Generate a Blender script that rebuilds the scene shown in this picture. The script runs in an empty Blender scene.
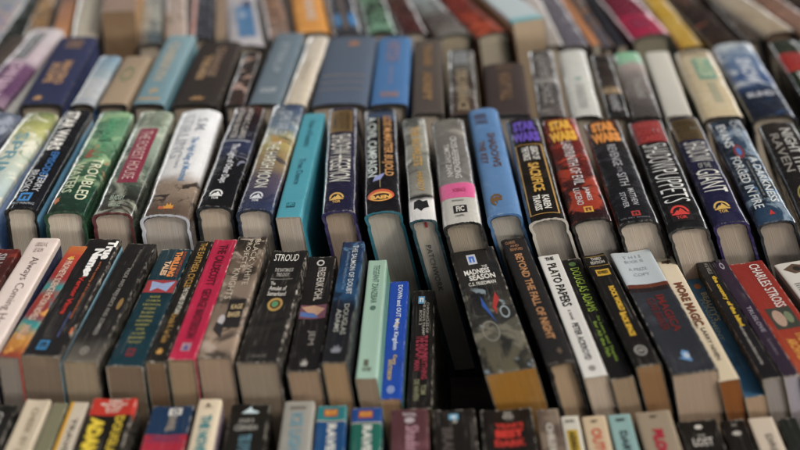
import bpy, bmesh, math, random
from mathutils import Matrix, Vector
R = math.radians
sc = bpy.context.scene
random.seed(7)

# ------------------------------------------------------------------ camera, sky, sun, exposure
CAM_Z = 0.666
FPX = 1400.0                      # focal length in pixels of the 800 px wide photograph
PITCH = math.atan(675.0 / FPX)
cd = bpy.data.cameras.new('camera'); cam = bpy.data.objects.new('camera', cd)
sc.collection.objects.link(cam); sc.camera = cam
cam.location = (0, 0, CAM_Z); cam.rotation_euler = (R(90) - PITCH, 0, 0)
cd.sensor_width = 36; cd.lens = FPX / 800 * 36
cd.clip_start = 0.05; cd.clip_end = 200
cd.dof.use_dof = True; cd.dof.focus_distance = 1.145; cd.dof.aperture_fstop = 3.1

SUN_EL, SUN_AZ = 46.0, 125.0       # azimuth: degrees from +Y (away from the camera) towards +X
w = bpy.data.worlds.new('World'); sc.world = w; w.use_nodes = True
nt = w.node_tree; bg = nt.nodes['Background']
sky = nt.nodes.new('ShaderNodeTexSky'); sky.sky_type = 'NISHITA'; sky.sun_disc = False
sky.sun_elevation = R(SUN_EL); sky.sun_rotation = R(SUN_AZ)
sky.air_density = 1.0; sky.dust_density = 8.0; sky.ozone_density = 0.0
hs = nt.nodes.new('ShaderNodeHueSaturation'); hs.inputs['Saturation'].default_value = 0.12   # sky desaturated to keep blue haze off the jackets
nt.links.new(sky.outputs[0], hs.inputs['Color'])
# added cloud deck and bright horizon strip, shaped for dark spines and glints
tcw = nt.nodes.new('ShaderNodeTexCoord'); sep = nt.nodes.new('ShaderNodeSeparateXYZ'); nt.links.new(tcw.outputs['Generated'], sep.inputs[0])
cn = nt.nodes.new('ShaderNodeTexNoise'); cn.inputs['Scale'].default_value = 5.0; cn.inputs['Detail'].default_value = 4.0
nt.links.new(tcw.outputs['Generated'], cn.inputs['Vector'])
ad = nt.nodes.new('ShaderNodeMath'); ad.operation = 'MULTIPLY_ADD'; ad.inputs[1].default_value = .22; nt.links.new(cn.outputs['Fac'], ad.inputs[0]); nt.links.new(sep.outputs[2], ad.inputs[2])
cr = nt.nodes.new('ShaderNodeValToRGB'); nt.links.new(ad.outputs[0], cr.inputs[0])
for pos, val in ((.0, 1.0), (.17, 1.0), (.215, .25), (.29, .002), (.62, .002), (.78, .024)):
    e = cr.color_ramp.elements.new(pos); e.color = (val, val, val, 1)
cr.color_ramp.elements.remove(cr.color_ramp.elements[0]); cr.color_ramp.elements[-1].color = (.030, .030, .030, 1)
mu = nt.nodes.new('ShaderNodeVectorMath'); mu.operation = 'MULTIPLY'; sc3 = nt.nodes.new('ShaderNodeVectorMath'); sc3.operation = 'SCALE'; sc3.inputs['Scale'].default_value = 32.0
nt.links.new(hs.outputs[0], mu.inputs[0]); nt.links.new(cr.outputs[0], mu.inputs[1]); nt.links.new(mu.outputs[0], sc3.inputs[0]); nt.links.new(sc3.outputs[0], bg.inputs[0]); bg.inputs[1].default_value = 0.14
sd = bpy.data.lights.new('sun', 'SUN'); sun = bpy.data.objects.new('sun', sd)
sc.collection.objects.link(sun)
sd.energy = 2.0; sd.angle = R(10); sd.color = (1.0, 0.91, 0.80)
v = Vector((math.sin(R(SUN_AZ)) * math.cos(R(SUN_EL)), math.cos(R(SUN_AZ)) * math.cos(R(SUN_EL)), math.sin(R(SUN_EL))))
sun.rotation_euler = v.to_track_quat('Z', 'Y').to_euler()
sun.location = v * 5
sc.view_settings.view_transform = 'Standard'; sc.view_settings.look = 'None'
sc.view_settings.exposure = -0.04; sc.view_settings.gamma = 1.0
sc.cycles.use_denoising = True
sc.cycles.max_bounces = 6

# ------------------------------------------------------------------ helpers
def lin(h):
    if not isinstance(h, str): return (*h[:3], 1)
    h = h.lstrip('#')
    if len(h) == 3: h = ''.join(c * 2 for c in h)
    o = []
    for i in (0, 2, 4):
        c = int(h[i:i + 2], 16) / 255
        o.append(c / 12.92 if c <= .04045 else ((c + .055) / 1.055) ** 2.4)
    g = .3 * o[0] + .59 * o[1] + .11 * o[2]            # printed inks are a little duller than screen colours
    return (*[g + (c - g) * .93 for c in o], 1)

def link(o, parent=None):
    sc.collection.objects.link(o)
    if parent: o.parent = parent
    return o

def nodes(name):
    m = bpy.data.materials.new(name); m.use_nodes = True
    t = m.node_tree; t.nodes.clear()
    out = t.nodes.new('ShaderNodeOutputMaterial'); b = t.nodes.new('ShaderNodeBsdfPrincipled')
    t.links.new(b.outputs[0], out.inputs[0])
    return m, t, b

def N(t, typ, **kw):
    n = t.nodes.new(typ)
    for k, v in kw.items():
        if k.startswith('i_'):
            key = k[2:]
            n.inputs[int(key) if key.isdigit() else key].default_value = v
        else: setattr(n, k, v)
    return n

def noise(t, vec, scale, detail=3, rough=.55, dist=0.0):
    n = N(t, 'ShaderNodeTexNoise'); n.inputs['Scale'].default_value = scale
    n.inputs['Detail'].default_value = detail; n.inputs['Roughness'].default_value = rough
    n.inputs['Distortion'].default_value = dist
    t.links.new(vec, n.inputs['Vector']); return n.outputs['Fac']

def mapr(t, val, a, b, c=0.0, d=1.0):
    n = N(t, 'ShaderNodeMapRange'); n.interpolation_type = 'SMOOTHSTEP'
    n.inputs['From Min'].default_value = a; n.inputs['From Max'].default_value = b
    n.inputs['To Min'].default_value = c; n.inputs['To Max'].default_value = d
    t.links.new(val, n.inputs['Value']); return n.outputs['Result']

def mth(t, op, a, b=None):
    n = N(t, 'ShaderNodeMath', operation=op)
    for i, x in enumerate((a, b)):
        if x is None: continue
        if isinstance(x, (int, float)): n.inputs[i].default_value = x
        else: t.links.new(x, n.inputs[i])
    return n.outputs[0]

def mixc(t, fac, a, b):
    n = N(t, 'ShaderNodeMix', data_type='RGBA')
    if isinstance(fac, (int, float)): n.inputs[0].default_value = fac
    else: t.links.new(fac, n.inputs[0])
    for i, x in ((6, a), (7, b)):
        if isinstance(x, tuple): n.inputs[i].default_value = x
        else: t.links.new(x, n.inputs[i])
    return n.outputs[2]

def stretched(t, vec, sx, sy, sz, off):
    n = N(t, 'ShaderNodeMapping'); n.inputs['Scale'].default_value = (sx, sy, sz)
    n.inputs['Location'].default_value = (off, off * 1.7, off * .6)
    t.links.new(vec, n.inputs['Vector']); return n.outputs[0]

# printed, laminated, plastic-wrapped or cloth cover.  UV.x = -1..1 across the spine, UV.y = 0 near .. 1 far
def cover_mat(name, stops, kind, art=None, hard=False, wear=.5, seed=0.0):
    m, t, b = nodes(name)
    tc = N(t, 'ShaderNodeTexCoord'); uv = N(t, 'ShaderNodeSeparateXYZ')
    t.links.new(tc.outputs['UV'], uv.inputs[0])
    obj = tc.outputs['Object']
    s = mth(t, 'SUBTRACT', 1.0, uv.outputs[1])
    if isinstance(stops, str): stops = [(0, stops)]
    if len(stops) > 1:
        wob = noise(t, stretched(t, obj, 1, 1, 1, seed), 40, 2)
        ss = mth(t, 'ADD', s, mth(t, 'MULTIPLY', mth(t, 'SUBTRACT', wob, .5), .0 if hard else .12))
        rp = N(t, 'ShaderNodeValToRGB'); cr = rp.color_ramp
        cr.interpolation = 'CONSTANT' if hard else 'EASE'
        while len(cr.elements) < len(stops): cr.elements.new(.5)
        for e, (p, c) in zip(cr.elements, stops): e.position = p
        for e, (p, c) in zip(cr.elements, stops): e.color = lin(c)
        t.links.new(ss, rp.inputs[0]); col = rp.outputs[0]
    else:
        col = lin(stops[0][1])
    for k, a in enumerate(art or []):           # (colour, scale, lo, hi, strength[, s0, s1])
        c2, scl, lo, hi, st = a[:5]
        f = noise(t, stretched(t, obj, 1, .75, 1, seed + 3.1 * k), scl, 4, .6, .8)
        f = mth(t, 'MULTIPLY', mapr(t, f, lo, hi), st)
        if len(a) > 5:
            f = mth(t, 'MULTIPLY', f, mth(t, 'MULTIPLY', mapr(t, s, a[5] - .03, a[5] + .03), mapr(t, s, a[6] - .03, a[6] + .03, 1, 0)))
        col = mixc(t, f, col, lin(c2))
    # broad fading and grime
    g = mapr(t, noise(t, stretched(t, obj, 1, 1, 1, seed + 9), 22, 5, .65), .35, .7)
    col = mixc(t, mth(t, 'MULTIPLY', g, .012), col, lin('8d8377'))
    # rubbed ends and ridges
    ends = mth(t, 'MINIMUM', uv.outputs[1], s)
    e1 = mapr(t, ends, 0.0, .013, 1, 0)
    ax = mth(t, 'ABSOLUTE', uv.outputs[0])
    e2 = mapr(t, mth(t, 'ABSOLUTE', mth(t, 'SUBTRACT', ax, .97)), 0.0, .07, 1, 0)
    rub = mth(t, 'MAXIMUM', e1, mth(t, 'MULTIPLY', e2, .8))
    rn = mapr(t, noise(t, stretched(t, obj, 1, .5, 1, seed + 5), 260, 4, .7), .46, .66)
    wf = mth(t, 'MULTIPLY', mth(t, 'MULTIPLY', rub, rn), wear)
    col = mixc(t, wf, col, lin('c9c0b2'))
    bump_h = noise(t, stretched(t, obj, 1, 1, 1, seed), 900, 2)
    if kind == 'P':                             # reading creases along the spine + scratches
        cv = stretched(t, obj, 330, 5, 330, seed)
        cn = noise(t, cv, 1.0, 2, .5)
        cl = mapr(t, mth(t, 'ABSOLUTE', mth(t, 'SUBTRACT', cn, .5)), 0.0, .016, 1, 0)
        gate = mapr(t, noise(t, stretched(t, obj, 1, 1, 1, seed + 2), 30, 2), .42, .62)
        cl = mth(t, 'MULTIPLY', mth(t, 'MULTIPLY', cl, gate), mth(t, 'MULTIPLY', mapr(t, ax, .9, 1.0, 1, 0), .15))
        col = mixc(t, cl, col, lin('b9b1a6'))
        bump_h = mth(t, 'SUBTRACT', mth(t, 'MULTIPLY', bump_h, .25), mth(t, 'MULTIPLY', cl, 1.2))
    if kind == 'J':                             # crinkled protective film over a paper jacket
        c1 = noise(t, stretched(t, obj, 200, 45, 200, seed), 1.0, 2, .45, .6)
        c2 = noise(t, stretched(t, obj, 1, 1, 1, seed + 4), 60, 1, .4)
        bump_h = mth(t, 'ADD', mth(t, 'MULTIPLY', c1, 1.0), mth(t, 'MULTIPLY', c2, 3.0))
    if kind == 'C':
        wv = N(t, 'ShaderNodeTexWave'); wv.inputs['Scale'].default_value = 300
        wv.inputs['Distortion'].default_value = 3.0
        t.links.new(obj, wv.inputs['Vector'])
        wv2 = N(t, 'ShaderNodeTexWave', bands_direction='Y'); wv2.inputs['Scale'].default_value = 300
        wv2.inputs['Distortion'].default_value = 3.0
        t.links.new(obj, wv2.inputs['Vector'])
        ww = mth(t, 'ADD', wv.outputs['Fac'], wv2.outputs['Fac'])
        bump_h = mth(t, 'ADD', bump_h, ww)
        col = mixc(t, mth(t, 'MULTIPLY', mapr(t, ww, .6, 2.0), .05), col, lin('b0a99c'))
    bp = N(t, 'ShaderNodeBump'); bp.inputs['Distance'].default_value = {'J': .00030, 'P': .00012, 'C': .00012}[kind]
    bp.inputs['Strength'].default_value = {'J': .6, 'P': .45, 'C': .5}[kind]
    t.links.new(bump_h, bp.inputs['Height']); t.links.new(bp.outputs[0], b.inputs['Normal'])
    if isinstance(col, tuple): b.inputs['Base Color'].default_value = col
    else: t.links.new(col, b.inputs['Base Color'])
    rr = mapr(t, noise(t, stretched(t, obj, 1, 1, 1, seed + 7), 120, 4, .7), .3, .75,
              *{'J': (.16, .34), 'P': (.30, .52), 'C': (.72, .86)}[kind])
    t.links.new(rr, b.inputs['Roughness'])
    b.inputs['Specular IOR Level'].default_value = {'J': .10, 'P': .14, 'C': .08}[kind]
    if kind == 'J':
        b.inputs['Coat Weight'].default_value = 1.0; b.inputs['Coat Roughness'].default_value = .03; b.inputs['Coat IOR'].default_value = 1.7
        t.links.new(bp.outputs[0], b.inputs['Coat Normal'])
    return m

_pm = {}
def page_mat(c):
    if c in _pm: return _pm[c]
    m, t, b = nodes('paper_edges')
    tc = N(t, 'ShaderNodeTexCoord')
    a = noise(t, stretched(t, tc.outputs['UV'], 2600, 7, 1, .3), 1, 3, .7)
    c2 = noise(t, stretched(t, tc.outputs['UV'], 1050, 5, 1, 4.3), 1, 3, .6)
    c3 = noise(t, stretched(t, tc.outputs['UV'], 30, 30, 1, 2.3), 1, 3, .6)
    base = lin(c); dark = tuple(x * .50 for x in base[:3]) + (1,)
    col = mixc(t, mapr(t, a, .40, .66, 0, .42), base, dark)
    col = mixc(t, mapr(t, c2, .54, .72, 0, .42), col, dark)
    col = mixc(t, mapr(t, c3, .4, .75, 0, .30), col, lin('8f7a5c'))
    t.links.new(col, b.inputs['Base Color']); b.inputs['Roughness'].default_value = .85
    b.inputs['Specular IOR Level'].default_value = .15
    bp = N(t, 'ShaderNodeBump'); bp.inputs['Distance'].default_value = .0006; bp.inputs['Strength'].default_value = .7
    t.links.new(mth(t, 'ADD', a, c2), bp.inputs['Height']); t.links.new(bp.outputs[0], b.inputs['Normal'])
    _pm[c] = m; return m

_im = {}
def ink(c, fin='p'):
    """printed ink 'p' (with tiny rubbed-off spots), foil 'f'"""
    if (c, fin) in _im: return _im[(c, fin)]
    m, t, b = nodes('printed_ink' if fin == 'p' else 'stamped_foil')
    tc = N(t, 'ShaderNodeTexCoord')
    n = mapr(t, noise(t, tc.outputs['Object'], 420, 4, .7), .35, .75, 0, .30)
    col = mixc(t, n, lin(c), tuple(x * .35 for x in lin(c)[:3]) + (1,))
    t.links.new(col, b.inputs['Base Color'])
    b.inputs['Roughness'].default_value = .36
    if fin == 'f':
        b.inputs['Metallic'].default_value = .8; b.inputs['Roughness'].default_value = .36
    _im[(c, fin)] = m; return m
# ------------------------------------------------------------------ book geometry
def ray(x, y, h):
    """point h metres below the lens seen at photograph position (x, y)"""
    d = Vector((x - 400, math.cos(PITCH) * FPX + (225 - y) * math.sin(PITCH),
                -math.sin(PITCH) * FPX + (225 - y) * math.cos(PITCH)))
    d *= h / -d.z
    return Vector((d.x, d.y, CAM_Z - h))

def depth(p): return p.y * math.cos(PITCH) - (p.z - CAM_Z) * math.sin(PITCH)

def mesh_obj(name, verts, faces, mats, midx=None, uvs=None, smooth=None, parent=None):
    me = bpy.data.meshes.new(name); me.from_pydata(verts, [], faces)
    for m in mats: me.materials.append(m)
    if midx: me.polygons.foreach_set('material_index', midx)
    if uvs:
        ul = me.uv_layers.new(name='UVMap')
        for l in me.loops: ul.data[l.index].uv = uvs[l.vertex_index]
    if smooth:
        me.polygons.foreach_set('use_smooth', [True] * len(me.polygons))
        me.set_sharp_from_angle(angle=R(smooth))
    me.update()
    return link(bpy.data.objects.new(name, me), parent)

class Shape:
    def __init__(s, w, L, D, B, n, sh): s.w, s.L, s.D, s.B, s.n, s.sh = w, L, D, B, n, sh
    def z(s, x):
        u = min(.999, abs(2 * x / s.w)); return s.D - s.B + s.B * (1 - u ** s.n) ** (1 / s.n) - s.hollow(x)
    def hollow(s, x):                                  # a read paperback's spine sinks in the middle
        u = min(1, abs(2 * x / s.w)); return s.cc * (1 - u * u) ** 1.5
    def skew(s, x, z): return x - z * s.sh
    def wobble(s, x, y):                               # gentle waviness of a handled spine
        a, b = s.ph
        return s.wb * (math.sin(y * 95 + a + x * 160) + .7 * math.sin(y * 41 + b - x * 110)) * .5

def profile(w, D, B, n, K, groove, zbot):
    h = w / 2; top = D - B; P = []
    side = [zbot, zbot + (top - zbot) * .5]
    if groove: side += [top - .010, top - .0065, top - .003]
    else: side += [top - .004]
    ins = lambda z: (.0010 * math.exp(-((z - (top - .0065)) / .0022) ** 2)) if groove else 0
    for z in side: P.append((-h + ins(z), z))
    for k in range(K + 1):
        a = math.pi * (1 - k / K); c, s_ = math.cos(a), math.sin(a)
        P.append((h * math.copysign(abs(c) ** (2 / n), c), top + B * abs(s_) ** (2 / n)))
    for z in reversed(side): P.append((h - ins(z), z))
    return P

def make_cover(S, th, ts, K, mats, parent, wob, hard):
    out = profile(S.w, S.D, S.B, S.n, K, hard, 0.0)
    inn = profile(S.w - 2 * th, S.D - ts, S.B, S.n, K, False, 0.0)
    if hard:                                           # same number of points on both shells
        inn = profile(S.w - 2 * th, S.D - ts, S.B, S.n, K, True, 0.0)
    out = [(x, z - (S.hollow(x) if z > S.D - S.B - .001 else 0)) for x, z in out]
    inn = [(x, z - (S.hollow(x) if z > S.D - S.B - .003 else 0)) for x, z in inn]
    M = 20; n = len(out); V = []; U = []; F = []; MI = []
    rx = [random.uniform(0, 6.28) for _ in range(4)]
    for shell in (out, inn):
        for j in range(M + 1):
            y = S.L * j / M
            for i, (x, z) in enumerate(shell):
                edge = min(j, M - j) < 1
                dz = S.wobble(x, y) if z > S.D - S.B - .004 else 0
                if edge and z > S.D - S.B: dz += wob * random.uniform(-1.4, .2)
                dx = wob * .5 * math.sin(y * 63 + rx[2] + z * 40)
                V.append((S.skew(x + dx, z), y, z + (dz if z > .01 else 0)))
                U.append((x / (S.w / 2), y / S.L))
    half = S.w / 2
    def mi(i):
        zc = (out[i][1] + out[i + 1][1]) / 2
        if zc >= S.D - S.B - .0032: return 0
        return 1 if out[i][0] < 0 else 2
    off = (M + 1) * n
    for j in range(M):
        for i in range(n - 1):
            a = j * n + i
            F.append((a, a + 1, a + 1 + n, a + n)); MI.append(mi(i))
            F.append((off + a, off + a + n, off + a + 1 + n, off + a + 1)); MI.append(3)
    for i in range(n - 1):
        F.append((i, off + i, off + i + 1, i + 1)); MI.append(3)
        a = M * n + i; F.append((a, a + 1, off + a + 1, off + a)); MI.append(3)
    for j in range(M):
        a = j * n; F.append((a, a + n, off + a + n, off + a)); MI.append(3)
        a = j * n + n - 1; F.append((a, off + a, off + a + n, a + n)); MI.append(3)
    return mesh_obj('cover', V, F, mats, MI, U, 38, parent)

def make_pages(S, th, ts, hard, mat, parent):
    gap = .0022 if hard else .0003
    y0 = .0032 if hard else .0006
    w = S.w - 2 * th - .0006; D = S.D - ts - gap - S.cc
    B = S.B * (.85 if hard else .8); zb = .0035 if hard else .0004
    P = profile(w, D, B, S.n, 14, False, zb)
    V = []; U = []; F = []; n = len(P)
    # two end rings each, a hair apart, so that end faces keep their own texture coordinates
    ph = random.uniform(0, 6)
    for y in (y0, S.L - y0):
        for x, z in P:
            yy = y + (.0004 * math.sin(x * 700 + ph) if y < S.L / 2 else 0)
            V.append((S.skew(x, z), yy, z)); U.append((x, z))
    for i in range(n):
        k = (i + 1) % n
        F.append((i, i + n, k + n, k))
    # near face as strips so that the slight waviness of the sheets shows
    for i in range(n // 2 - 1 + (n % 2)):
        a, b, c, d = i, i + 1, n - 2 - i, n - 1 - i
        if b >= c:
            if b == c: F.append((a, b, d))
            break
        F.append((a, b, c, d))
        F.append((a + n, d + n, c + n, b + n))
    o = mesh_obj('page_block', V, F, [mat], None, U, None, parent)
    return o

# ------------------------------------------------------------------ lettering and marks
_gl = {}
def glyphs(txt, bold):
    k = (txt, bold)
    if k in _gl: return _gl[k]
    cu = bpy.data.curves.new('t', 'FONT'); cu.body = txt; cu.resolution_u = 2; cu.align_x = 'CENTER'
    cu.offset = bold; cu.space_line = 1.3 if txt.count('\n') > 5 else .95; cu.fill_mode = 'FRONT'
    o = bpy.data.objects.new('t', cu); sc.collection.objects.link(o)
    bpy.context.view_layer.update()
    me = bpy.data.meshes.new_from_object(o.evaluated_get(bpy.context.evaluated_depsgraph_get()))
    vs = [tuple(v.co[:2]) for v in me.vertices]; fs = [tuple(p.vertices) for p in me.polygons]
    bpy.data.objects.remove(o); bpy.data.curves.remove(cu); bpy.data.meshes.remove(me)
    if vs:
        x0 = min(v[0] for v in vs); x1 = max(v[0] for v in vs); y0 = min(v[1] for v in vs); y1 = max(v[1] for v in vs)
        vs = [((a - x0) / max(x1 - x0, 1e-6), (b - y0) / max(y1 - y0, 1e-6)) for a, b in vs]
    _gl[k] = (vs, fs); return _gl[k]

class Sheet:
    """thin printed shapes laid on the curved spine; coordinates s (0 far .. 1 near), t (-1 left .. 1 right)"""
    def __init__(s): s.V = []; s.F = []; s.M = []; s.mats = []
    def add(s, vs, fs, mat):
        if mat not in s.mats: s.mats.append(mat)
        b = len(s.V); s.n = getattr(s, 'n', 0) + 1; s.V += [(q[0], q[1], min(s.n, 8) * .00002) for q in vs]; s.F += [tuple(i + b for i in f) for f in fs]; s.M += [s.mats.index(mat)] * len(fs)
    def build(s, name, S, off, parent):
        if not s.F: return
        bm = bmesh.new(); vv = [bm.verts.new((t * S.w / 2, S.L * (1 - q), l)) for q, t, l in s.V]
        for f, m in zip(s.F, s.M):
            try: g = bm.faces.new([vv[i] for i in f]); g.material_index = m
            except ValueError: pass
        cuts = [-.94, -.9, -.86, -.8, -.74, -.66, -.56, -.4, -.2, 0, .2, .4, .56, .66, .74, .8, .86, .9, .94] if S.n < 6 else [-.9, -.75, -.5, 0, .5, .75, .9]
        for t in cuts:
            bmesh.ops.bisect_plane(bm, geom=bm.verts[:] + bm.edges[:] + bm.faces[:], dist=1e-6,
                                   plane_co=(t * S.w / 2, 0, 0), plane_no=(1, 0, 0))
        for j in range(1, 20):
            bmesh.ops.bisect_plane(bm, geom=bm.verts[:] + bm.edges[:] + bm.faces[:], dist=1e-6,
                                   plane_co=(0, S.L * j / 20, 0), plane_no=(0, 1, 0))
        for v in bm.verts:
            x = v.co.x; z = S.z(x) + off + v.co.z + S.wobble(x, v.co.y)
            v.co.x = S.skew(x, z); v.co.z = z
        bmesh.ops.recalc_face_normals(bm, faces=bm.faces[:])
        for f in bm.faces:
            if f.normal.z < 0: f.normal_flip()
        me = bpy.data.meshes.new(name); bm.to_mesh(me); bm.free()
        for m in s.mats: me.materials.append(m)
        me.polygons.foreach_set('use_smooth', [True] * len(me.polygons))
        return link(bpy.data.objects.new(name, me), parent)

def place_text(sh, txt, s0, s1, t0, t1, mat, way, bold):
    vs, fs = glyphs(txt, bold)
    if way == 'd': q = [(s0 + (s1 - s0) * u, t0 + (t1 - t0) * v) for u, v in vs]
    else: q = [(s1 - (s1 - s0) * v, t0 + (t1 - t0) * u) for u, v in vs]
    sh.add(q, fs, mat)

def ell(s0, s1, t0, t1, a0=0, a1=360, k=22):
    cs, ct, rs, rt = (s0 + s1) / 2, (t0 + t1) / 2, (s1 - s0) / 2, (t1 - t0) / 2
    return [(cs - rs * math.sin(R(a0 + (a1 - a0) * i / k)), ct + rt * math.cos(R(a0 + (a1 - a0) * i / k))) for i in range(k + (a1 - a0 < 360))]

def ring(sh, s0, s1, t0, t1, th, mat, a0=0, a1=360):
    ds, dt = (s1 - s0) * th, (t1 - t0) * th
    o = ell(s0, s1, t0, t1, a0, a1); i = ell(s0 + ds, s1 - ds, t0 + dt, t1 - dt, a0, a1); n = len(o)
    m = n if a1 - a0 >= 360 else n - 1
    sh.add(o + i, [(k, (k + 1) % n, n + (k + 1) % n, n + k) for k in range(m)], mat)

def mark(sh, kind, s0, s1, t0, t1, mat, fg=None):
    """publisher's marks; read across the spine"""
    S = lambda a: s0 + (s1 - s0) * a
    T = lambda a: t0 + (t1 - t0) * a
    P = lambda pts, m=mat: sh.add([(S(a), T(b)) for a, b in pts], [tuple(range(len(pts)))], m)
    if kind == 'tor':
        ring(sh, s0, S(1.1), t0, t1, .13, mat, 0, 180)
        P([(.62, .16), (.36, .38), (.44, .46), (.20, .58), (.40, .72), (.62, .86)])
        P([(.62, .03), (.74, .03), (.74, .97), (.62, .97)])
        place_text(sh, 'TOR', S(.80), S(1.05), T(.22), T(.78), mat, 'a', .03)
    elif kind == 'bird':
        P([(a, b) for a, b in [(.5, 0), (.3, .25), (.1, .4), (.25, .6), (0, .8), (.4, .78), (.6, 1), (.75, .7), (1, .5), (.8, .3)]])
    elif kind == 'beast':
        ring(sh, s0, s1, t0, t1, .16, mat, 15, 255)
        P([(.35, .2), (.2, .5), (.4, .85), (.6, .95), (.55, .6), (.8, .5), (.6, .4), (.75, .15)])
    elif kind == 'box':
        P([(0, 0), (1, 0), (1, 1), (0, 1)])
        if fg:
            P([(.2, .2), (.8, .2), (.8, .42), (.42, .42), (.42, .58), (.8, .58), (.8, .8), (.2, .8)], fg)
    elif kind == 'ship':
        sh.add(ell(s0, s1, t0, t1), [tuple(range(22))], mat)
        if fg: P([(.25, .15), (.4, .15), (.25, .5), (.42, .88), (.6, .75), (.5, .5), (.62, .3)], fg)
    elif kind == 'tri':
        P([(1, 0), (0, .5), (1, 1)])
    elif kind == 'flame':
        P([(1, .1), (.5, 0), (.65, .2), (.1, .3), (.5, .5), (0, .62), (.55, .75), (.4, 1), (1, .85)])
    elif kind == 'house':
        ring(sh, s0, s1, t0, t1, .12, mat)
        place_text(sh, 'H', S(.25), S(.75), T(.3), T(.7), mat, 'a', .04)
    elif kind == 'leaf':
        sh.add(ell(s0, s1, t0, t1), [tuple(range(22))], mat)
        if fg: P([(.8, .45), (.2, .3), (.1, .6), (.45, .75), (.8, .55)], fg)

# lean of the books along each row: (photo x, slope of the standing edges)
LEAN = {1: [(0, .0), (200, .06), (400, .12), (600, .22), (800, .24)],
        2: [(0, .0), (100, .03), (200, .06), (270, .12), (430, .17), (470, .28), (560, .30), (800, .30)],
        3: [(0, .0), (90, .05), (160, .08), (240, .10), (290, .15), (360, .22), (460, .29), (540, .34), (640, .37), (820, .38)],
        4: [(0, .0), (250, .08), (400, .12), (500, .17), (600, .22), (800, .27)],
        5: [(0, .0), (250, .03), (400, .12), (500, .17), (600, .25), (800, .32)]}
SUP = {1: .000, 2: .020, 3: .022, 4: .018, 5: .020}      # height of the board each row stands on
PLANE = {1: .560, 2: .510, 3: .493, 4: .499}
GROUP = {1: 'paperbacks in the nearest row', 2: 'paperbacks in the second row from the front', 3: 'hardcovers in the middle row',
         4: 'clothbound and jacketed books in the row behind', 5: 'blurred books in the farthest row'}
def interp(tab, x):
    if x <= tab[0][0]: return tab[0][1]
    for (a, p), (b, q) in zip(tab, tab[1:]):
        if x <= b: return p + (q - p) * (x - a) / (b - a)
    return tab[-1][1]

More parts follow.
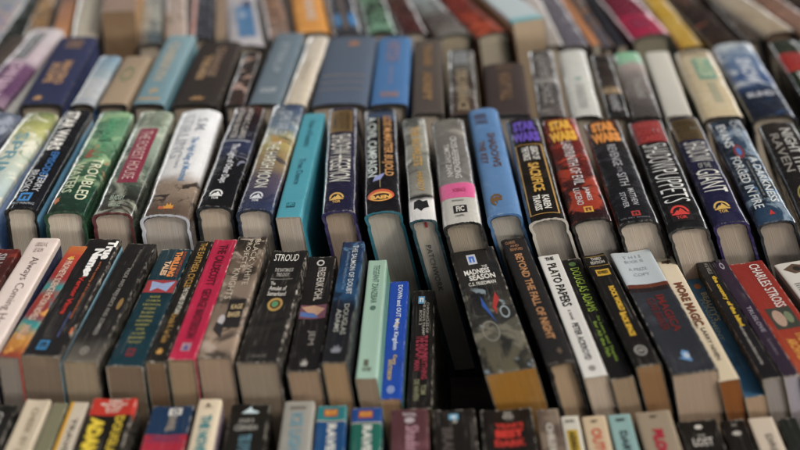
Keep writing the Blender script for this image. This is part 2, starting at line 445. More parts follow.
SH = []
NB = [0]
def bk(row, nl, nr, ny, fx, fy, kind, label, art=('222222',), noise=None, side=None, lside=None, edge=None,
       page='beb4a5', el=(), L=None, h=None, hard=False, wear=None, round_=None, lean=None, xn=None):
    NB[0] += 1; seed = NB[0] * 1.37; random.seed(NB[0] * 13 + 5)
    nx = (nl + nr) / 2
    if row == 5:
        X = xn or 1.552
        phi = PITCH + math.atan((ny - 225) / FPX); h = X * math.tan(phi)
        # far point on the same plane
    h = h or PLANE[row]
    if row == 2: h = max(h, .843 * math.tan(PITCH + math.atan((ny - 225) / FPX)))
    n = ray(nx, ny, h); f = ray(fx, fy, h)
    if row == 4:
        lim = 1.315 if nx < 395 else 1.282
        if n.y < lim: n = n + (f - n) * ((lim - n.y) / (f.y - n.y))
    dv = f - n
    if L is None: L = dv.length
    yaw = math.atan2(-dv.x, dv.y)
    wd = (nr - nl) * depth(n) / FPX * .975 / math.cos(yaw)
    tl = interp(LEAN[row], nx) if lean is None else lean
    th_ = math.atan(tl * .42); shr = math.tan(math.atan(tl) - th_)
    hardb = kind in 'JC'
    D = (n.z - SUP[row] - wd / 2 * math.sin(th_)) / (math.cos(th_) - shr * math.sin(th_))
    if round_ is None: round_ = {'J': .20, 'C': .12, 'P': .0}[kind]
    if hardb: B = max(.003, wd * round_); nn = 2.5 if kind == 'J' else 2.9
    else: B = min(.0022, wd * .12); nn = 5.0
    S = Shape(wd, L, D, B, nn if round_ < .25 else 2.4, shr)
    S.cc = wd * random.choice((0, .01, .03, .05)) if kind == 'P' and row < 3 else 0
    S.wb = {'J': .00042, 'P': .00022, 'C': .00020}[kind]; S.ph = (random.uniform(0, 6.28), random.uniform(0, 6.28))
    th, ts = (.0023, .0016) if hardb else (.0004, .0005)
    if kind == 'C' and not hardb: th = .003
    root = bpy.data.objects.new('hardcover_book' if hardb else 'paperback_book', None)
    root.empty_display_size = .02; link(root)
    Rm = Matrix.Rotation(yaw, 3, 'Z') @ Matrix.Rotation(-th_, 3, 'Y')
    root.location = n - Rm @ Vector((-D * shr, 0, D))
    root.rotation_euler = Rm.to_euler()
    root['label'] = label; root['category'] = 'book'; root['group'] = GROUP[row]
    SH.append(S)
    if row == 2:                                    # page colour made darker and browner in the second row
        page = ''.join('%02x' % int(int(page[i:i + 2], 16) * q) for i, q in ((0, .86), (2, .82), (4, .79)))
    if isinstance(art, str): art = (art,)
    stops = [(0, art[0])] if len(art) == 1 else list(art)
    if wear is None: wear = {'J': .30, 'P': .60, 'C': .25}[kind]
    wear *= random.choice((.35, .6, .8, 1.0, 1.3))
    nm = {'J': 'jacket_paper', 'P': 'laminated_card', 'C': 'book_cloth'}[kind]
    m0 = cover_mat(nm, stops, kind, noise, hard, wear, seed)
    lastc = stops[len(stops) // 2][1]
    mr = cover_mat(nm, side or lastc, kind, None, False, wear * .6, seed + 1)
    ml = cover_mat(nm, lside, kind, None, False, wear * .6, seed + 1) if lside else mr
    if hardb: me_ = cover_mat('board', edge or '2a2a2c', 'C', None, False, .06, seed)
    else: me_ = cover_mat('card_edge', random.choice(('8a8070', '5c564c', '77705f')), 'P', None, False, .2, seed)
    make_cover(S, th, ts, 40 if hardb else 14, [m0, ml, mr, me_], root, .0005 if kind == 'J' else .00018, hardb)
    q = random.uniform(.86, 1.03); q2 = random.uniform(.93, 1.0)
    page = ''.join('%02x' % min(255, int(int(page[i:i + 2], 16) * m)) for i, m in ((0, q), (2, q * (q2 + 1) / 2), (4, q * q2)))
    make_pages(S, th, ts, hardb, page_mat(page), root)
    pan, emb, lets = Sheet(), Sheet(), []
    for e in el:
        k = e[0]
        if k == 't':
            _, txt, s0, s1, t0, t1, c = e[:7]; way = e[7] if len(e) > 7 else 'd'; bold = e[8] if len(e) > 8 else .012
            fin = 'f' if c.endswith('*') else 'p'
            let = Sheet(); lets.append(let)
            place_text(let, txt, s0, s1, t0, t1, ink(c.rstrip('*'), fin), way, bold)
        elif k == 'r':
            _, s0, s1, t0, t1, c = e; fin = 'f' if c.endswith('*') else 'p'
            pan.add([(s0, t0), (s1, t0), (s1, t1), (s0, t1)], [(0, 1, 2, 3)], ink(c.rstrip('*'), fin))
        elif k == 'e':
            _, s0, s1, t0, t1, c = e; pan.add(ell(s0, s1, t0, t1), [tuple(range(22))], ink(c))
        elif k == 'o':
            _, s0, s1, t0, t1, thk, c = e; ring(pan, s0, s1, t0, t1, thk, ink(c))
        elif k == 'p':
            _, pts, c = e; pan.add(list(pts), [tuple(range(len(pts)))], ink(c))
        elif k == 'm':
            _, kd, s0, s1, t0, t1, c = e[:7]; fin = 'f' if c.endswith('*') else 'p'
            mark(emb, kd, s0, s1, t0, t1, ink(c.rstrip('*'), fin), ink(e[7]) if len(e) > 7 else None)
    o = .00013
    pan.build('spine_panel', S, o, root)
    emb.build('publisher_emblem', S, o + .00015, root)
    for let in lets: let.build('lettering', S, o + .0003, root)
    return root

# ------------------------------------------------------------------ the stall table
def slab(name, x0, x1, y0, y1, z0, z1, mat):
    bm = bmesh.new(); bmesh.ops.create_cube(bm, size=1)
    for v in bm.verts:
        v.co = Vector(((x0 + x1) / 2 + v.co.x * (x1 - x0), (y0 + y1) / 2 + v.co.y * (y1 - y0), (z0 + z1) / 2 + v.co.z * (z1 - z0)))
    bmesh.ops.bevel(bm, geom=bm.edges[:], offset=.002, segments=2, affect='EDGES')
    me = bpy.data.meshes.new(name); bm.to_mesh(me); bm.free(); me.materials.append(mat)
    o = link(bpy.data.objects.new(name, me)); o['kind'] = 'structure'; return o
mw, t, b = nodes('dark_painted_board')
tc = N(t, 'ShaderNodeTexCoord')
t.links.new(mixc(t, mapr(t, noise(t, stretched(t, tc.outputs['Object'], 4, 60, 60, 1), 1, 5, .6), .35, .7), lin('2b2521'), lin('463b32')), b.inputs['Base Color'])
b.inputs['Roughness'].default_value = .6
slab('table', -1.2, 1.2, .45, 2.6, -.04, -.001, mw)
slab('table_step', -1.1, 1.1, .838, 1.040, .0, .019, mw)
slab('table_step', -1.1, 1.1, 1.042, 1.300, .0, .021, mw)
slab('table_step', -1.1, 1.1, 1.302, 1.535, .0, .017, mw)
slab('table_step', -1.1, 1.1, 1.537, 2.200, .0, .019, mw)
# ------------------------------------------------------------------ middle row: glossy jacketed hardcovers (in focus)
W_, G_, SIL, BLK, RED = 'e6e3dc', 'c9a04a', 'c9cbc9', '141416', 'b02a22'
J = 'J'
bk(3, -112, -62, 204, 2, 112, J, 'grey blue book leaning in at the left end of the middle row', [(0, '5d6678'), (.4, '3b4152'), (1, '7c8799')],
   [('a9b0bd', 40, .5, .62, .7)], page='9b958c')
bk(3, -48, -7, 206, 41, 112, J, 'pale green and yellow floral jacket with a lavender blue side, in the middle row',
   [(0, '6a7a4c'), (.2, 'b0b068'), (.4, 'c4cbb8'), (1, 'a4b8bc')], [('e3e0cc', 50, .48, .6, .8), ('3d6b44', 50, .58, .66, .6, 0, .5), ('c9b93a', 45, .6, .68, .7, 0, .4)],
   side='8ea2c4', el=[('t', 'SPRING', .25, .9, -.4, .3, '5f8f9a')])
bk(3, 3, 37, 207, 78, 109.5, J, 'black jacket with bright blue side, title EPISODE I and small blue square',
   [(0, '17181c'), (.5, '101014'), (1, '15161c')], side='6fa9cf', edge='16181b', el=[
    ('t', 'STAR WARS', .03, .46, -.55, .35, W_, 'd', .03), ('t', 'EPISODE I', .48, .74, .0, .5, '2f6aa8', 'd', .02),
    ('t', 'TERRY', .70, .86, .10, .55, 'b9bcc0'), ('t', 'BROOKS', .66, .86, -.6, -.12, 'b9bcc0'), ('t', 'THE PHANTOM MENACE', .2, .64, -.86, -.66, '8f97a0'),
    ('m', 'box', .87, .945, -.45, .30, '2f7ec0', '14181c'), ('t', 'FIRST PRINTING', .955, .975, -.7, .7, '9aa0a6', 'a')])
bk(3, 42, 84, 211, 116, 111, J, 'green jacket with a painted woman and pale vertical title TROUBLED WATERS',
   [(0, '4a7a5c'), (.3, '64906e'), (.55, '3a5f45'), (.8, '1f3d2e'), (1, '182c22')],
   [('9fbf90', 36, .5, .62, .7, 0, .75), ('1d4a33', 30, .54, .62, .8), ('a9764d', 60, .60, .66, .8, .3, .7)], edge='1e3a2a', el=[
    ('t', 'SHARON SHINN', .08, .52, -.1, .5, '4a9a6c', 'd', .02), ('t', 'TROUBLED', .52, .90, .18, .74, 'cfd3b4', 'd', .01),
    ('t', 'WATERS', .56, .84, -.62, -.1, 'b9c3a2'), ('e', .36, .43, -.1, .25, 'b98a62'), ('p', [(.42, -.25), (.50, -.4), (.52, .35), (.42, .4)], '8a3f2c'),
    ('m', 'bird', .87, .94, -.75, -.45, 'b5622f')])
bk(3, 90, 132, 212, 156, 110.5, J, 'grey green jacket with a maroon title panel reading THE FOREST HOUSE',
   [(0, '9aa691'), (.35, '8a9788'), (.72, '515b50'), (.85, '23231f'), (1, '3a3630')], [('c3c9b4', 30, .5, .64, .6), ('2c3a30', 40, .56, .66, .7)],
   edge='4b2226', page='b0a394', el=[('r', .20, .74, -.42, .60, '7c1f38'), ('o', .19, .75, -.5, .68, .0, 'b9a779'),
    ('t', 'THE FOREST HOUSE', .23, .71, -.22, .38, 'c9a7a0', 'd', .0), ('t', 'MARION ZIMMER BRADLEY', .03, .18, -.8, .8, '6c7464', 'a'),
    ('t', 'BRADLEY', .86, .90, -.35, .35, '9fae9c', 'a'), ('t', 'VIKING', .93, .96, -.3, .3, '9fae9c', 'a')])
bk(3, 138, 189, 214, 200, 109.5, J, 'wide white jacket with blue title and a small dark cavalry scene at its foot',
   [(0, 'e4e6e8'), (.62, 'dcdcdc'), (.76, '8b7968'), (1, '55463b')], [('2e2521', 55, .50, .56, .95, .70, .9), ('b7a18a', 45, .55, .63, .7, .72, 1)],
   side='5c5550', edge='9a9ca2', page='a9a29a', el=[
    ('t', 'S.M.', .10, .24, .10, .55, '8b9096'), ('t', 'STIRLING', .06, .50, -.62, -.08, '9a9fa6', 'd', .0),
    ('t', 'The High King of Montival', .30, .72, .02, .42, '5c86ad'), ('t', 'A NOVEL OF THE CHANGE', .34, .60, -.28, -.12, 'a3a7ab'),
    ('m', 'flame', .905, .955, -.12, .30, 'c98c2c'), ('r', .935, .957, -.32, .30, 'b2522a')])
bk(3, 194, 232, 206, 249, 106, J, 'black jacket, reddish at its far end, with small silver title and white round mark',
   [(0, '4a2a24'), (.12, '24181a'), (.3, '1b1a22'), (.42, '2b3350'), (.6, '121217'), (1, '0f0f12')], [('8f93a8', 50, .57, .62, .7, .3, .8)],
   side='1a1a1c', edge='181d22', el=[('t', 'ARTHUR C. CLARKE', .03, .36, .05, .42, 'b8b2ac', 'd', .01), ('t', 'STEPHEN BAXTER', .03, .36, -.5, -.12, 'b8b2ac', 'd', .01),
    ('r', .375, .385, -.8, .8, '9a9da6'), ('t', 'The Light of Other Days', .42, .80, -.25, .30, 'dfe0e4', 'd', .01), ('m', 'tor', .855, .935, -.45, .30, 'd8d8d6')])
bk(3, 234, 272, 209, 288, 104, J, 'blue and yellow nebula jacket with thin tall white letters and a white round mark',
   [(0, '3a4763'), (.25, '6a7c8c'), (.38, 'a89c5e'), (.55, '8f7a52'), (.75, '4d4656'), (1, '2a3350')],
   [('c3c6b8', 30, .52, .66, .65, 0, .5), ('1e2740', 36, .54, .64, .8), ('b98a4a', 40, .58, .68, .6, .3, .8)], side='1d2436', edge='1b2534', el=[
    ('t', 'JOHN VARLEY', .08, .34, -.5, .5, 'b7c0c8', 'd', .0), ('t', 'THE HARSH MOON', .40, .82, -.38, .38, 'dcdccf', 'd', .0), ('m', 'tor', .855, .935, -.42, .32, 'c9ccd2')])
bk(3, 275, 301, 217, 314, 113.5, 'P', 'turquoise paperback squeezed among the hardcovers, plain with thin dark lettering',
   '3f8f9f', [('35818f', 30, .5, .7, .5)], side='1f6f80', wear=.25, page='a39c92', el=[
    ('t', 'Hour of Fanatics', .08, .36, -.2, .38, '1d6474'), ('t', 'True Dance', .48, .72, -.25, .32, '1d5f70'), ('r', .88, .92, -.38, .32, '123f4c'), ('t', 'HPO', .885, .915, -.3, .26, '37a5b6', 'a', .03)], h=.497)
bk(3, 320, 355, 210.5, 342, 107, J, 'navy jacket with gold far block, stretched title HEGEMON and gold round mark',
   [(0, '26233a'), (1, '1d1b36')], side='1c1c38', edge='231f45', page='8d7d6e', el=[
    ('r', .04, .27, -.75, .75, 'b08a48*'), ('t', 'ORSON\nSCOTT\nCARD', .06, .25, -.6, .6, '3c2c14', 'd', .03),
    ('t', 'SHADOW', .30, .50, -.62, .70, 'd4d2c6', 'd', .0), ('r', .40, .62, -.04, .10, '25223c'), ('t', 'OF THE', .41, .60, -.02, .08, 'd4d2c6', 'd', .03), ('t', 'HEGEMON', .52, .75, -.62, .70, 'd4d2c6', 'd', .0),
    ('m', 'tor', .85, .93, -.55, .35, 'd3a94e')])
bk(3, 362, 401, 211, 379, 108, J, 'black jacket over teal boards with silver and gold titles and an orange oval mark',
   [(0, '16161b'), (.1, '3b4c66'), (.14, '141216'), (1, '121014')], [('5a2a4a', 50, .6, .68, .6, 0, .6)], side='121014', edge='1b5866', page='b0aca0', el=[
    ('t', 'A CIVIL CAMPAIGN', .10, .70, -.72, -.18, 'c9d3cf', 'd', .015), ('t', 'LOIS McMASTER BUJOLD', .10, .70, .10, .72, 'c08a4e', 'd', .02),
    ('r', .10, .80, -.06, -.02, '9d8a62'), ('p', [(.70, -.32), (.745, -.45), (.73, .0), (.67, .25)], '8a93c4'),
    ('e', .815, .915, -.76, .70, 'c4502a'), ('e', .835, .915, -.66, .60, 'e0a04a'), ('e', .850, .905, -.58, .52, '2a1512'),
    ('t', 'BAEN', .868, .898, -.55, .5, 'e6b04c', 'a', .05)])
r10 = bk(3, 408, 436, 219, 413, 118, J, 'narrow silvery jacket with gold title, white foot and a black ink blot',
   [(0, '6d716b'), (.2, '9a988c'), (.55, '77766c'), (.76, '8a887f'), (.80, '1d1d1d'), (.84, 'd8d6d2'), (1, 'd0cfcd')],
   [('3d3d3a', 40, .52, .62, .7, 0, .75), ('c9c9c0', 60, .6, .7, .6, 0, .8)], side='35373a', edge='17363f', page='a6a39c', el=[
    ('t', 'THE ROWLETS', .10, .52, -.3, .42, 'b88f3e', 'd', .02), ('t', 'HARDY', .58, .76, -.1, .40, 'b08a40', 'd', .02),
    ('p', [(.845, -.5), (.83, -.1), (.85, .2), (.84, .5), (.90, .6), (.91, .2), (.93, .0), (.90, -.3), (.91, -.55)], '121212')])
r10_shape = SH[-1]
bk(3, 441, 481, 222, 446, 119, J, 'worn grey jacket with a hot pink band and a white label with black square',
   [(0, '77736b'), (.3, '6f6b66'), (.65, '7d7a76'), (.7, 'b9b6ae'), (1, 'bdbab2')], [('57534f', 40, .5, .62, .6, 0, .66), ('b5b2a8', 26, .58, .68, .6, 0, .66)],
   side='4c4a47', edge='1b1b1c', page='8f8576', wear=.8, el=[
    ('r', .66, .79, -.96, .96, 'd0558a'), ('t', 'SCIENCE', .71, .74, -.2, .5, 'a8305c', 'a'),
    ('t', 'CROSS-REFERENCING', .20, .62, .05, .42, 'c9c8c2', 'd', .01), ('t', 'TIMOTHY ZAHN', .28, .60, -.38, -.05, 'c2c1bb', 'd', .01),
    ('t', 'READING', .81, .825, -.3, .3, '55534f', 'a'), ('r', .86, .925, -.3, .42, '1c1c1c'), ('t', 'FIC', .87, .915, -.15, .28, 'c9c6be', 'a', .04), ('t', 'CHAPEL', .94, .955, -.25, .25, '3b3b3b', 'a')])
bk(3, 485, 521, 214, 481, 108.5, 'C', 'cornflower blue cloth hardcover without a jacket, stamped in dull copper', '4f76a2', [('426892', 30, .5, .7, .5), ('6c8cae', 60, .58, .7, .4)],
   side='3f679a', edge='35587f', page='99968f', round_=.24, el=[
    ('t', 'MEIER', .06, .11, -.55, .25, '8a7790*', 'a', .02), ('t', 'STIRLING', .12, .17, -.55, .25, '8a7790*', 'a', .02),
    ('t', 'SHADOWS', .27, .60, .05, .55, '9c7060*', 'd', .02), ('t', 'THE KEY', .34, .56, -.62, -.2, '9c7060*', 'd', .02), ('m', 'beast', .83, .93, -.55, .20, 'b98a4c*')])
bk(3, 526, 566, 218.5, 521, 117.5, J, 'gold bordered black jacket with purple block letters and the yellow title SACRIFICE',
   [(0, '241c22'), (.3, '16120f'), (1, '17120e')], [('3a2a1c', 30, .5, .65, .6)], side='1a1512', edge='9a948a', page='9a938a', el=[
    ('t', 'STAR\nWARS', .05, .27, -.78, .78, '5f46b0', 'a', .07), ('r', .30, .305, -.75, .75, 'b98c3a'), ('r', .955, .96, -.75, .75, 'b98c3a'),
    ('r', .30, .96, -.78, -.70, 'a98036'), ('r', .30, .96, .70, .78, 'a98036'),
    ('t', 'LEGACY OF\nTHE FORCE', .33, .46, -.42, .5, 'd9d6cf', 'd', .03), ('t', 'SACRIFICE', .49, .76, -.26, .34, 'd0a03c', 'd', .03),
    ('t', 'KAREN\nTRAVISS', .79, .93, -.42, .45, 'dcd9d0', 'd', .03)])
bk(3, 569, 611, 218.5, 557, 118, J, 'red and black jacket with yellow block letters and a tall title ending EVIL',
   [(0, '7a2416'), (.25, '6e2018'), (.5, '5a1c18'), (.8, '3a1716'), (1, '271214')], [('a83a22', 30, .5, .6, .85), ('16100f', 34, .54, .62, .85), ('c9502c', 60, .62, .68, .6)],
   side='7c2b20', edge='171414', page='a59e94', el=[('t', 'STAR\nWARS', .03, .26, -.74, .74, 'e0a824', 'a', .08),
    ('t', 'LABYRINTH OF EVIL', .27, .70, -.22, .34, 'd8d8d8', 'd', .0), ('t', 'JAMES', .73, .85, .12, .44, 'c9c9c9', 'd', .01), ('t', 'LUCENO', .73, .88, -.38, -.04, 'c9c9c9', 'd', .01),
    ('m', 'box', .90, .95, -.15, .30, 'd0a030', '7a2416')])
bk(3, 615, 658, 221, 599.5, 120, J, 'black jacket with fiery orange block letters at the far end and grey lettering REVENGE',
   [(0, '4d2a16'), (.2, '2a201c'), (.4, '1c1b1d'), (1, '17171b')], [('3a3a40', 34, .5, .64, .6)], side='1a1a1e', edge='1d1d1d', page='a49c92', el=[
    ('t', 'STAR\nWARS', .03, .25, -.76, .76, 'd98a34', 'a', .08), ('t', 'REVENGE', .28, .50, -.12, .34, 'a8a8ac', 'd', .01), ('t', 'OF THE', .51, .56, -.02, .22, '88888c', 'd', .01), ('t', 'SITH', .57, .69, -.12, .34, 'a8a8ac', 'd', .01),
    ('t', 'MATTHEW', .72, .87, .12, .42, 'aaaaae'), ('t', 'STOVER', .75, .88, -.34, -.06, 'aaaaae'), ('m', 'box', .915, .955, -.10, .32, 'b0302a', '1c1b1d'), ('t', 'DEL REY BOOKS', .965, .975, -.7, .7, '77777b', 'a')])
bk(3, 666, 708, 227, 643, 119.5, J, 'black jacket with dark red far block, stretched white title and red round mark',
   [(0, '1a1414'), (1, '141416')], side='2a2624', edge='2a2c2c', page='9f978c', el=[
    ('r', .02, .24, -.86, .86, '7e1c1e'), ('t', 'ORSON\nSCOTT\nCARD', .04, .23, -.74, .74, 'a83a34', 'a', .05),
    ('t', 'SHADOW', .26, .50, -.62, .70, 'dededa', 'd', -.012), ('t', 'PUPPETS', .51, .80, -.62, .70, 'dededa', 'd', -.012),
    ('r', .82, .95, -.55, .5, '1a0f10'), ('m', 'tor', .825, .93, -.5, .42, 'd0362c')])
bk(3, 711, 748, 222, 681, 117.5, J, 'deep indigo jacket with dull gold far block, stretched title GIANT and gold round mark',
   [(0, '22203a'), (1, '1c1a3c')], side='1c1a44', edge='1f1a40', page='a0968a', el=[
    ('r', .02, .24, -.86, .86, '8d7240*'), ('t', 'ORSON\nSCOTT\nCARD', .04, .23, -.74, .74, '443214', 'a', .05), ('t', 'SHADOW', .27, .46, -.62, .74, 'd8d6cc', 'd', -.005), ('t', 'OF THE', .475, .525, -.3, .45, '8f8f86', 'a', .03), ('t', 'GIANT', .54, .75, -.62, .74, 'd8d6cc', 'd', .0),
    ('m', 'tor', .83, .92, -.5, .42, 'd3ab50')])
bk(3, 755, 795, 221, 723, 119.5, J, 'smoky blue grey jacket with title FORGED IN FIRE and small red triangle at its foot',
   [(0, '4a5a6c'), (.25, '34465c'), (.6, '1d2836'), (1, '27405a')], [('8fa3b4', 30, .5, .6, .8), ('0f151e', 34, .52, .6, .85), ('2f6aa0', 40, .6, .66, .7, .5, 1)],
   side='232a34', edge='1c2026', page='9f978e', el=[
    ('t', 'EVANS', .06, .30, -.62, -.1, 'cfd3d4', 'd', .02), ('t', 'CHRIS', .03, .20, .25, .65, 'aab2b8', 'd', .01), ('e', .28, .42, -.3, .25, '7c2f30'), ('e', .31, .39, -.16, .12, '3f6fae'),
    ('r', .43, .80, -.02, .28, '10141a'), ('t', 'A DARKNESS', .42, .84, .32, .74, 'd0d4d4', 'd', .01), ('t', 'FORGED IN FIRE', .40, .88, -.66, -.14, 'd0d4d4', 'd', .01),
    ('t', 'BOOK ONE OF THE IRON ELVES', .46, .78, .08, .18, '8f979c'), ('m', 'tri', .905, .945, -.1, .22, 'c03024')])
bk(3, 806, 850, 228, 775, 122, J, 'dark brown crinkled jacket with silver lettering at the right edge of the middle row',
   [(0, '2c2622'), (.5, '1e1a1a'), (1, '2a2420')], [('5c4c38', 30, .56, .66, .6)], side='1a1818', edge='1c1c1c', el=[
    ('t', 'NIGHT', .08, .34, .02, .6, 'b7b5b0', 'd', .02), ('t', 'THIEF', .36, .58, .0, .55, 'b7b5b0', 'd', .02), ('t', 'RAVEN', .12, .5, -.6, -.15, '8f8a82', 'd', .01), ('o', .62, .80, -.6, .5, .08, '8f8548')])
bk(3, 856, 898, 232, 812, 124, J, 'black jacket with a green flash past the right edge of the middle row', [(0, '1e2a1e'), (.5, '171717'), (1, '1d1c1c')], [('4f6a3a', 40, .56, .64, .7)])

# ------------------------------------------------------------------ second row from the front: paperbacks
P = 'P'
bk(2, -112, -78, 352, -18, 247, P, 'dark paperback beyond the left edge of the second row', [(0, '2c2a2a'), (.5, '3a3030'), (1, '242222')])
bk(2, -76, -42, 353, 6, 248, P, 'dark red and brown paperback left of the pink spined one', [(0, '5a1d1b'), (.25, '3d1e1c'), (.5, '5a2420'), (1, '2c1818')], [('8a3a2c', 50, .55, .62, .6)],
   el=[('t', 'SILVERLOCK', .05, .5, -.3, .35, 'a0a0a0', 'd', .02)])
bk(2, -40, -6, 355, 46, 238, P, 'tall pale pink paperback with a grey flowing title ALWAYS COMING HOME', 'cfc0b8', [('bfaca4', 24, .5, .7, .5)], side='232a48', page='a39a90', wear=.5, el=[
    ('t', 'URSULA K.', .045, .085, -.42, .42, '8f7a78', 'a'), ('t', 'LE GUIN', .10, .14, -.32, .32, '8f7a78', 'a'), ('t', 'Always Coming Home', .19, .86, -.30, .42, '6b5a58', 'd', -.005)])
bk(2, -3, 19, 357, 79, 246, P, 'slim paperback in patches of red, teal and orange with pale capitals',
   [(0, 'b0602c'), (.10, 'a83c2c'), (.3, '8a2a2a'), (.42, '2f7c7c'), (.5, '8a3028'), (.66, '7a2a30'), (.74, '2a8080'), (.86, 'a8702c'), (1, '7a2420')],
   [('d09a40', 50, .56, .64, .7), ('2a7076', 40, .58, .64, .7)], page='8f8a84', hard=False, el=[
    ('t', '3 PROPHETIC SCIENCE FICTION NOVELS', .13, .70, -.35, .38, 'd8b8a4', 'd', .02), ('t', 'WELLS', .74, .86, -.35, .35, 'd0a890', 'd', .02), ('m', 'bird', .10, .15, -.4, .4, 'd0a030')])
bk(2, 20, 60, 356, 105, 239, P, 'black paperback with pale blue side, fat white title and blue square mark', '1b191a', side='86b4c8', page='8f8270', wear=.5, el=[
    ('t', 'True', .02, .20, .36, .92, 'e8e6e2', 'd', .06), ('t', 'Names', .10, .36, -.22, .36, 'e8e6e2', 'd', .06),
    ('t', 'Vernor Vinge', .36, .68, -.30, .10, 'b8281f', 'd', .03), ('t', 'and the opening of the cyberspace frontier', .22, .72, .42, .60, 'a85c34', 'd', .02),
    ('t', 'edited by James Frenkel', .66, .86, .28, .44, '58659a'), ('m', 'box', .885, .955, -.42, .12, '2f78a8', '171516'), ('r', .78, .83, .86, .96, 'b05a2c')])
bk(2, 62, 97, 361, 142, 243, P, 'black paperback with small silver capitals and a worn grey foot', [(0, '1c1b1b'), (.8, '1e1d1c'), (.92, '4a4640'), (1, '5a554c')], side='26241f', page='a0947f', el=[
    ('t', 'SETH GRAHAME-SMITH', .06, .24, .10, .24, '77726a'), ('t', 'PRIDE AND PREJUDICE AND ZOMBIES', .24, .80, -.16, .18, '8f8b84', 'd', .01), ('e', .50, .60, .48, .78, '8a6c3c'), ('m', 'house', .89, .95, -.3, .2, '8f8a80')])
bk(2, 105, 143, 366, 177, 249, P, 'deep teal paperback with a large orange title and a stacked yellow list of names', [(0, '16313a'), (1, '12303a')], [('0e2228', 30, .5, .7, .6)],
   page='8d7d6a', side='14262c', el=[
    ('t', 'McSWEENEY\'S MAMMOTH TREASURY OF', .03, .27, .58, .76, 'b04a2c', 'd', .01), ('t', 'THRILLING', .03, .27, .10, .52, 'd9823c', 'd', .06), ('t', 'TALES', .12, .26, -.34, .04, 'd9b08a', 'd', .05),
    ('r', .30, .41, -.90, .90, '9a3438'), ('p', [(.31, -.6), (.33, .1), (.31, .8), (.40, .5), (.37, -.1), (.40, -.5)], '8fa0c4'),
    ('t', 'ALEXIE\nCHABON\nCRICHTON\nEGGERS\nELLISON\nGAIMAN\nHICKMAN\nHORNBY\nKING\nLE GUIN\nLEONARD\nMOODY', .44, .83, -.52, .50, 'a8a04c', 'a', .0),
    ('m', 'box', .87, .93, -.2, .25, '7a2428', '12303a')])
bk(2, 145, 165, 362, 205, 241, P, 'very slim black paperback with yellow capitals, squeezed beside the crimson one', '1a1815', page='7c6a54', side='191712', el=[
    ('t', 'THE EARTHSEA CYCLE', .02, .42, -.3, .5, 'a8803a', 'd', .02), ('t', 'THE TOMBS OF ATUAN', .42, .64, -.15, .45, 'c9c4b4', 'd', .02), ('t', 'Ursula K. Le Guin', .64, .86, -.3, .4, 'a07a3a', 'd', .02), ('m', 'flame', .89, .94, -.35, .35, 'c09040')])
bk(2, 167, 195, 359, 226, 239, P, 'crimson paperback with dark brown capitals and a pale square mark at its foot', [(0, 'a3163c'), (1, 'a8143c')], [('8a1030', 30, .5, .7, .5)], page='9c8a70', side='8a1232', el=[
    ('t', 'THE CALDECOTT', .05, .42, -.32, .42, '57101f', 'd', .03), ('t', 'GEORGE MASTERSON', .45, .84, -.32, .42, '57101f', 'd', .03), ('r', .875, .935, -.35, .35, '9a7a86'), ('m', 'tri', .885, .925, -.2, .2, '3d4a86')])
bk(2, 196, 232, 357, 253, 236, P, 'brown photographic paperback with thin pale capitals and a small dark figure panel',
   [(0, '2e2823'), (.25, '5c4d40'), (.45, '77685a'), (.7, '6c5c4f'), (.86, '8f7a68'), (1, '7a6a5a')],
   [('221d1a', 40, .5, .6, .8), ('a8988a', 55, .56, .66, .7)], side='2c2825', page='aa9d8c', el=[
    ('t', 'BLACK', .03, .24, .25, .62, 'c4b8a4', 'd', .0), ('t', 'PROJECTS,', .03, .30, -.30, .10, 'c4b8a4', 'd', .0), ('t', 'WHITE', .26, .44, .25, .62, 'b8ac9a', 'd', .0), ('t', 'KNIGHTS', .30, .56, -.55, -.15, 'b8ac9a', 'd', .0),
    ('r', .56, .78, -.15, .85, '1f1b1b'), ('t', 'KAGE', .60, .64, .05, .75, 'c0a878', 'a', .02), ('t', 'BAKER', .66, .70, .0, .75, 'c0a878', 'a', .02), ('e', .68, .76, -.5, -.1, 'a8a4a4'), ('p', [(.74, -.55), (.80, -.6), (.86, .0), (.76, -.05)], '2a2626')])
bk(2, 235, 278, 362, 290, 250, P, 'wide black paperback with white letters across its far end and a gold and green jewel',
   [(0, '191817'), (1, '1c1a19')], [('33302c', 24, .5, .7, .5)], side='1a1917', page='a89e8c', el=[
    ('t', 'STROUD', .04, .11, -.72, .62, 'dcd8d0', 'a', .0), ('t', 'THE BARTIMAEUS', .18, .215, -.5, .5, 'a8a49c', 'a'), ('t', 'TRILOGY', .225, .26, -.35, .35, 'a8a49c', 'a'), ('r', .28, .284, -.6, .6, '8f8b84'),
    ('t', 'The', .31, .34, -.5, -.25, 'c9c5bc', 'a'), ('t', 'Amulet of', .35, .39, -.5, .4, 'c9c5bc', 'a'), ('t', 'Samarkand', .40, .44, -.5, .45, 'c9c5bc', 'a'),
    ('e', .455, .575, -.34, .44, 'a88a48'), ('e', .475, .555, -.22, .32, '5a2f1c'), ('e', .485, .54, -.14, .2, '4f8a5c'), ('t', 'RANDOM', .94, .96, -.35, .35, '6a665f', 'a')])
bk(2, 286, 320, 370, 322, 256, P, 'black paperback with pale author name and a red and blue picture band across its middle', '191717', page='a1917c', side='151414', el=[
    ('o', .03, .09, -.3, .25, .2, 'b5b2ad'), ('t', 'FREDERIK POHL', .11, .42, -.12, .42, 'b9b1a8', 'd', .01), ('r', .46, .58, -.86, .86, '6a4250'), ('p', [(.48, -.8), (.46, .0), (.50, .8), (.55, .3), (.53, -.3)], 'b08a70'), ('p', [(.52, -.8), (.56, -.8), (.57, .4), (.53, .1)], '4c6aa0'),
    ('t', 'JEM', .68, .80, -.12, .38, '8f8a84', 'd', .0), ('m', 'flame', .90, .96, -.25, .2, 'a09c96')])
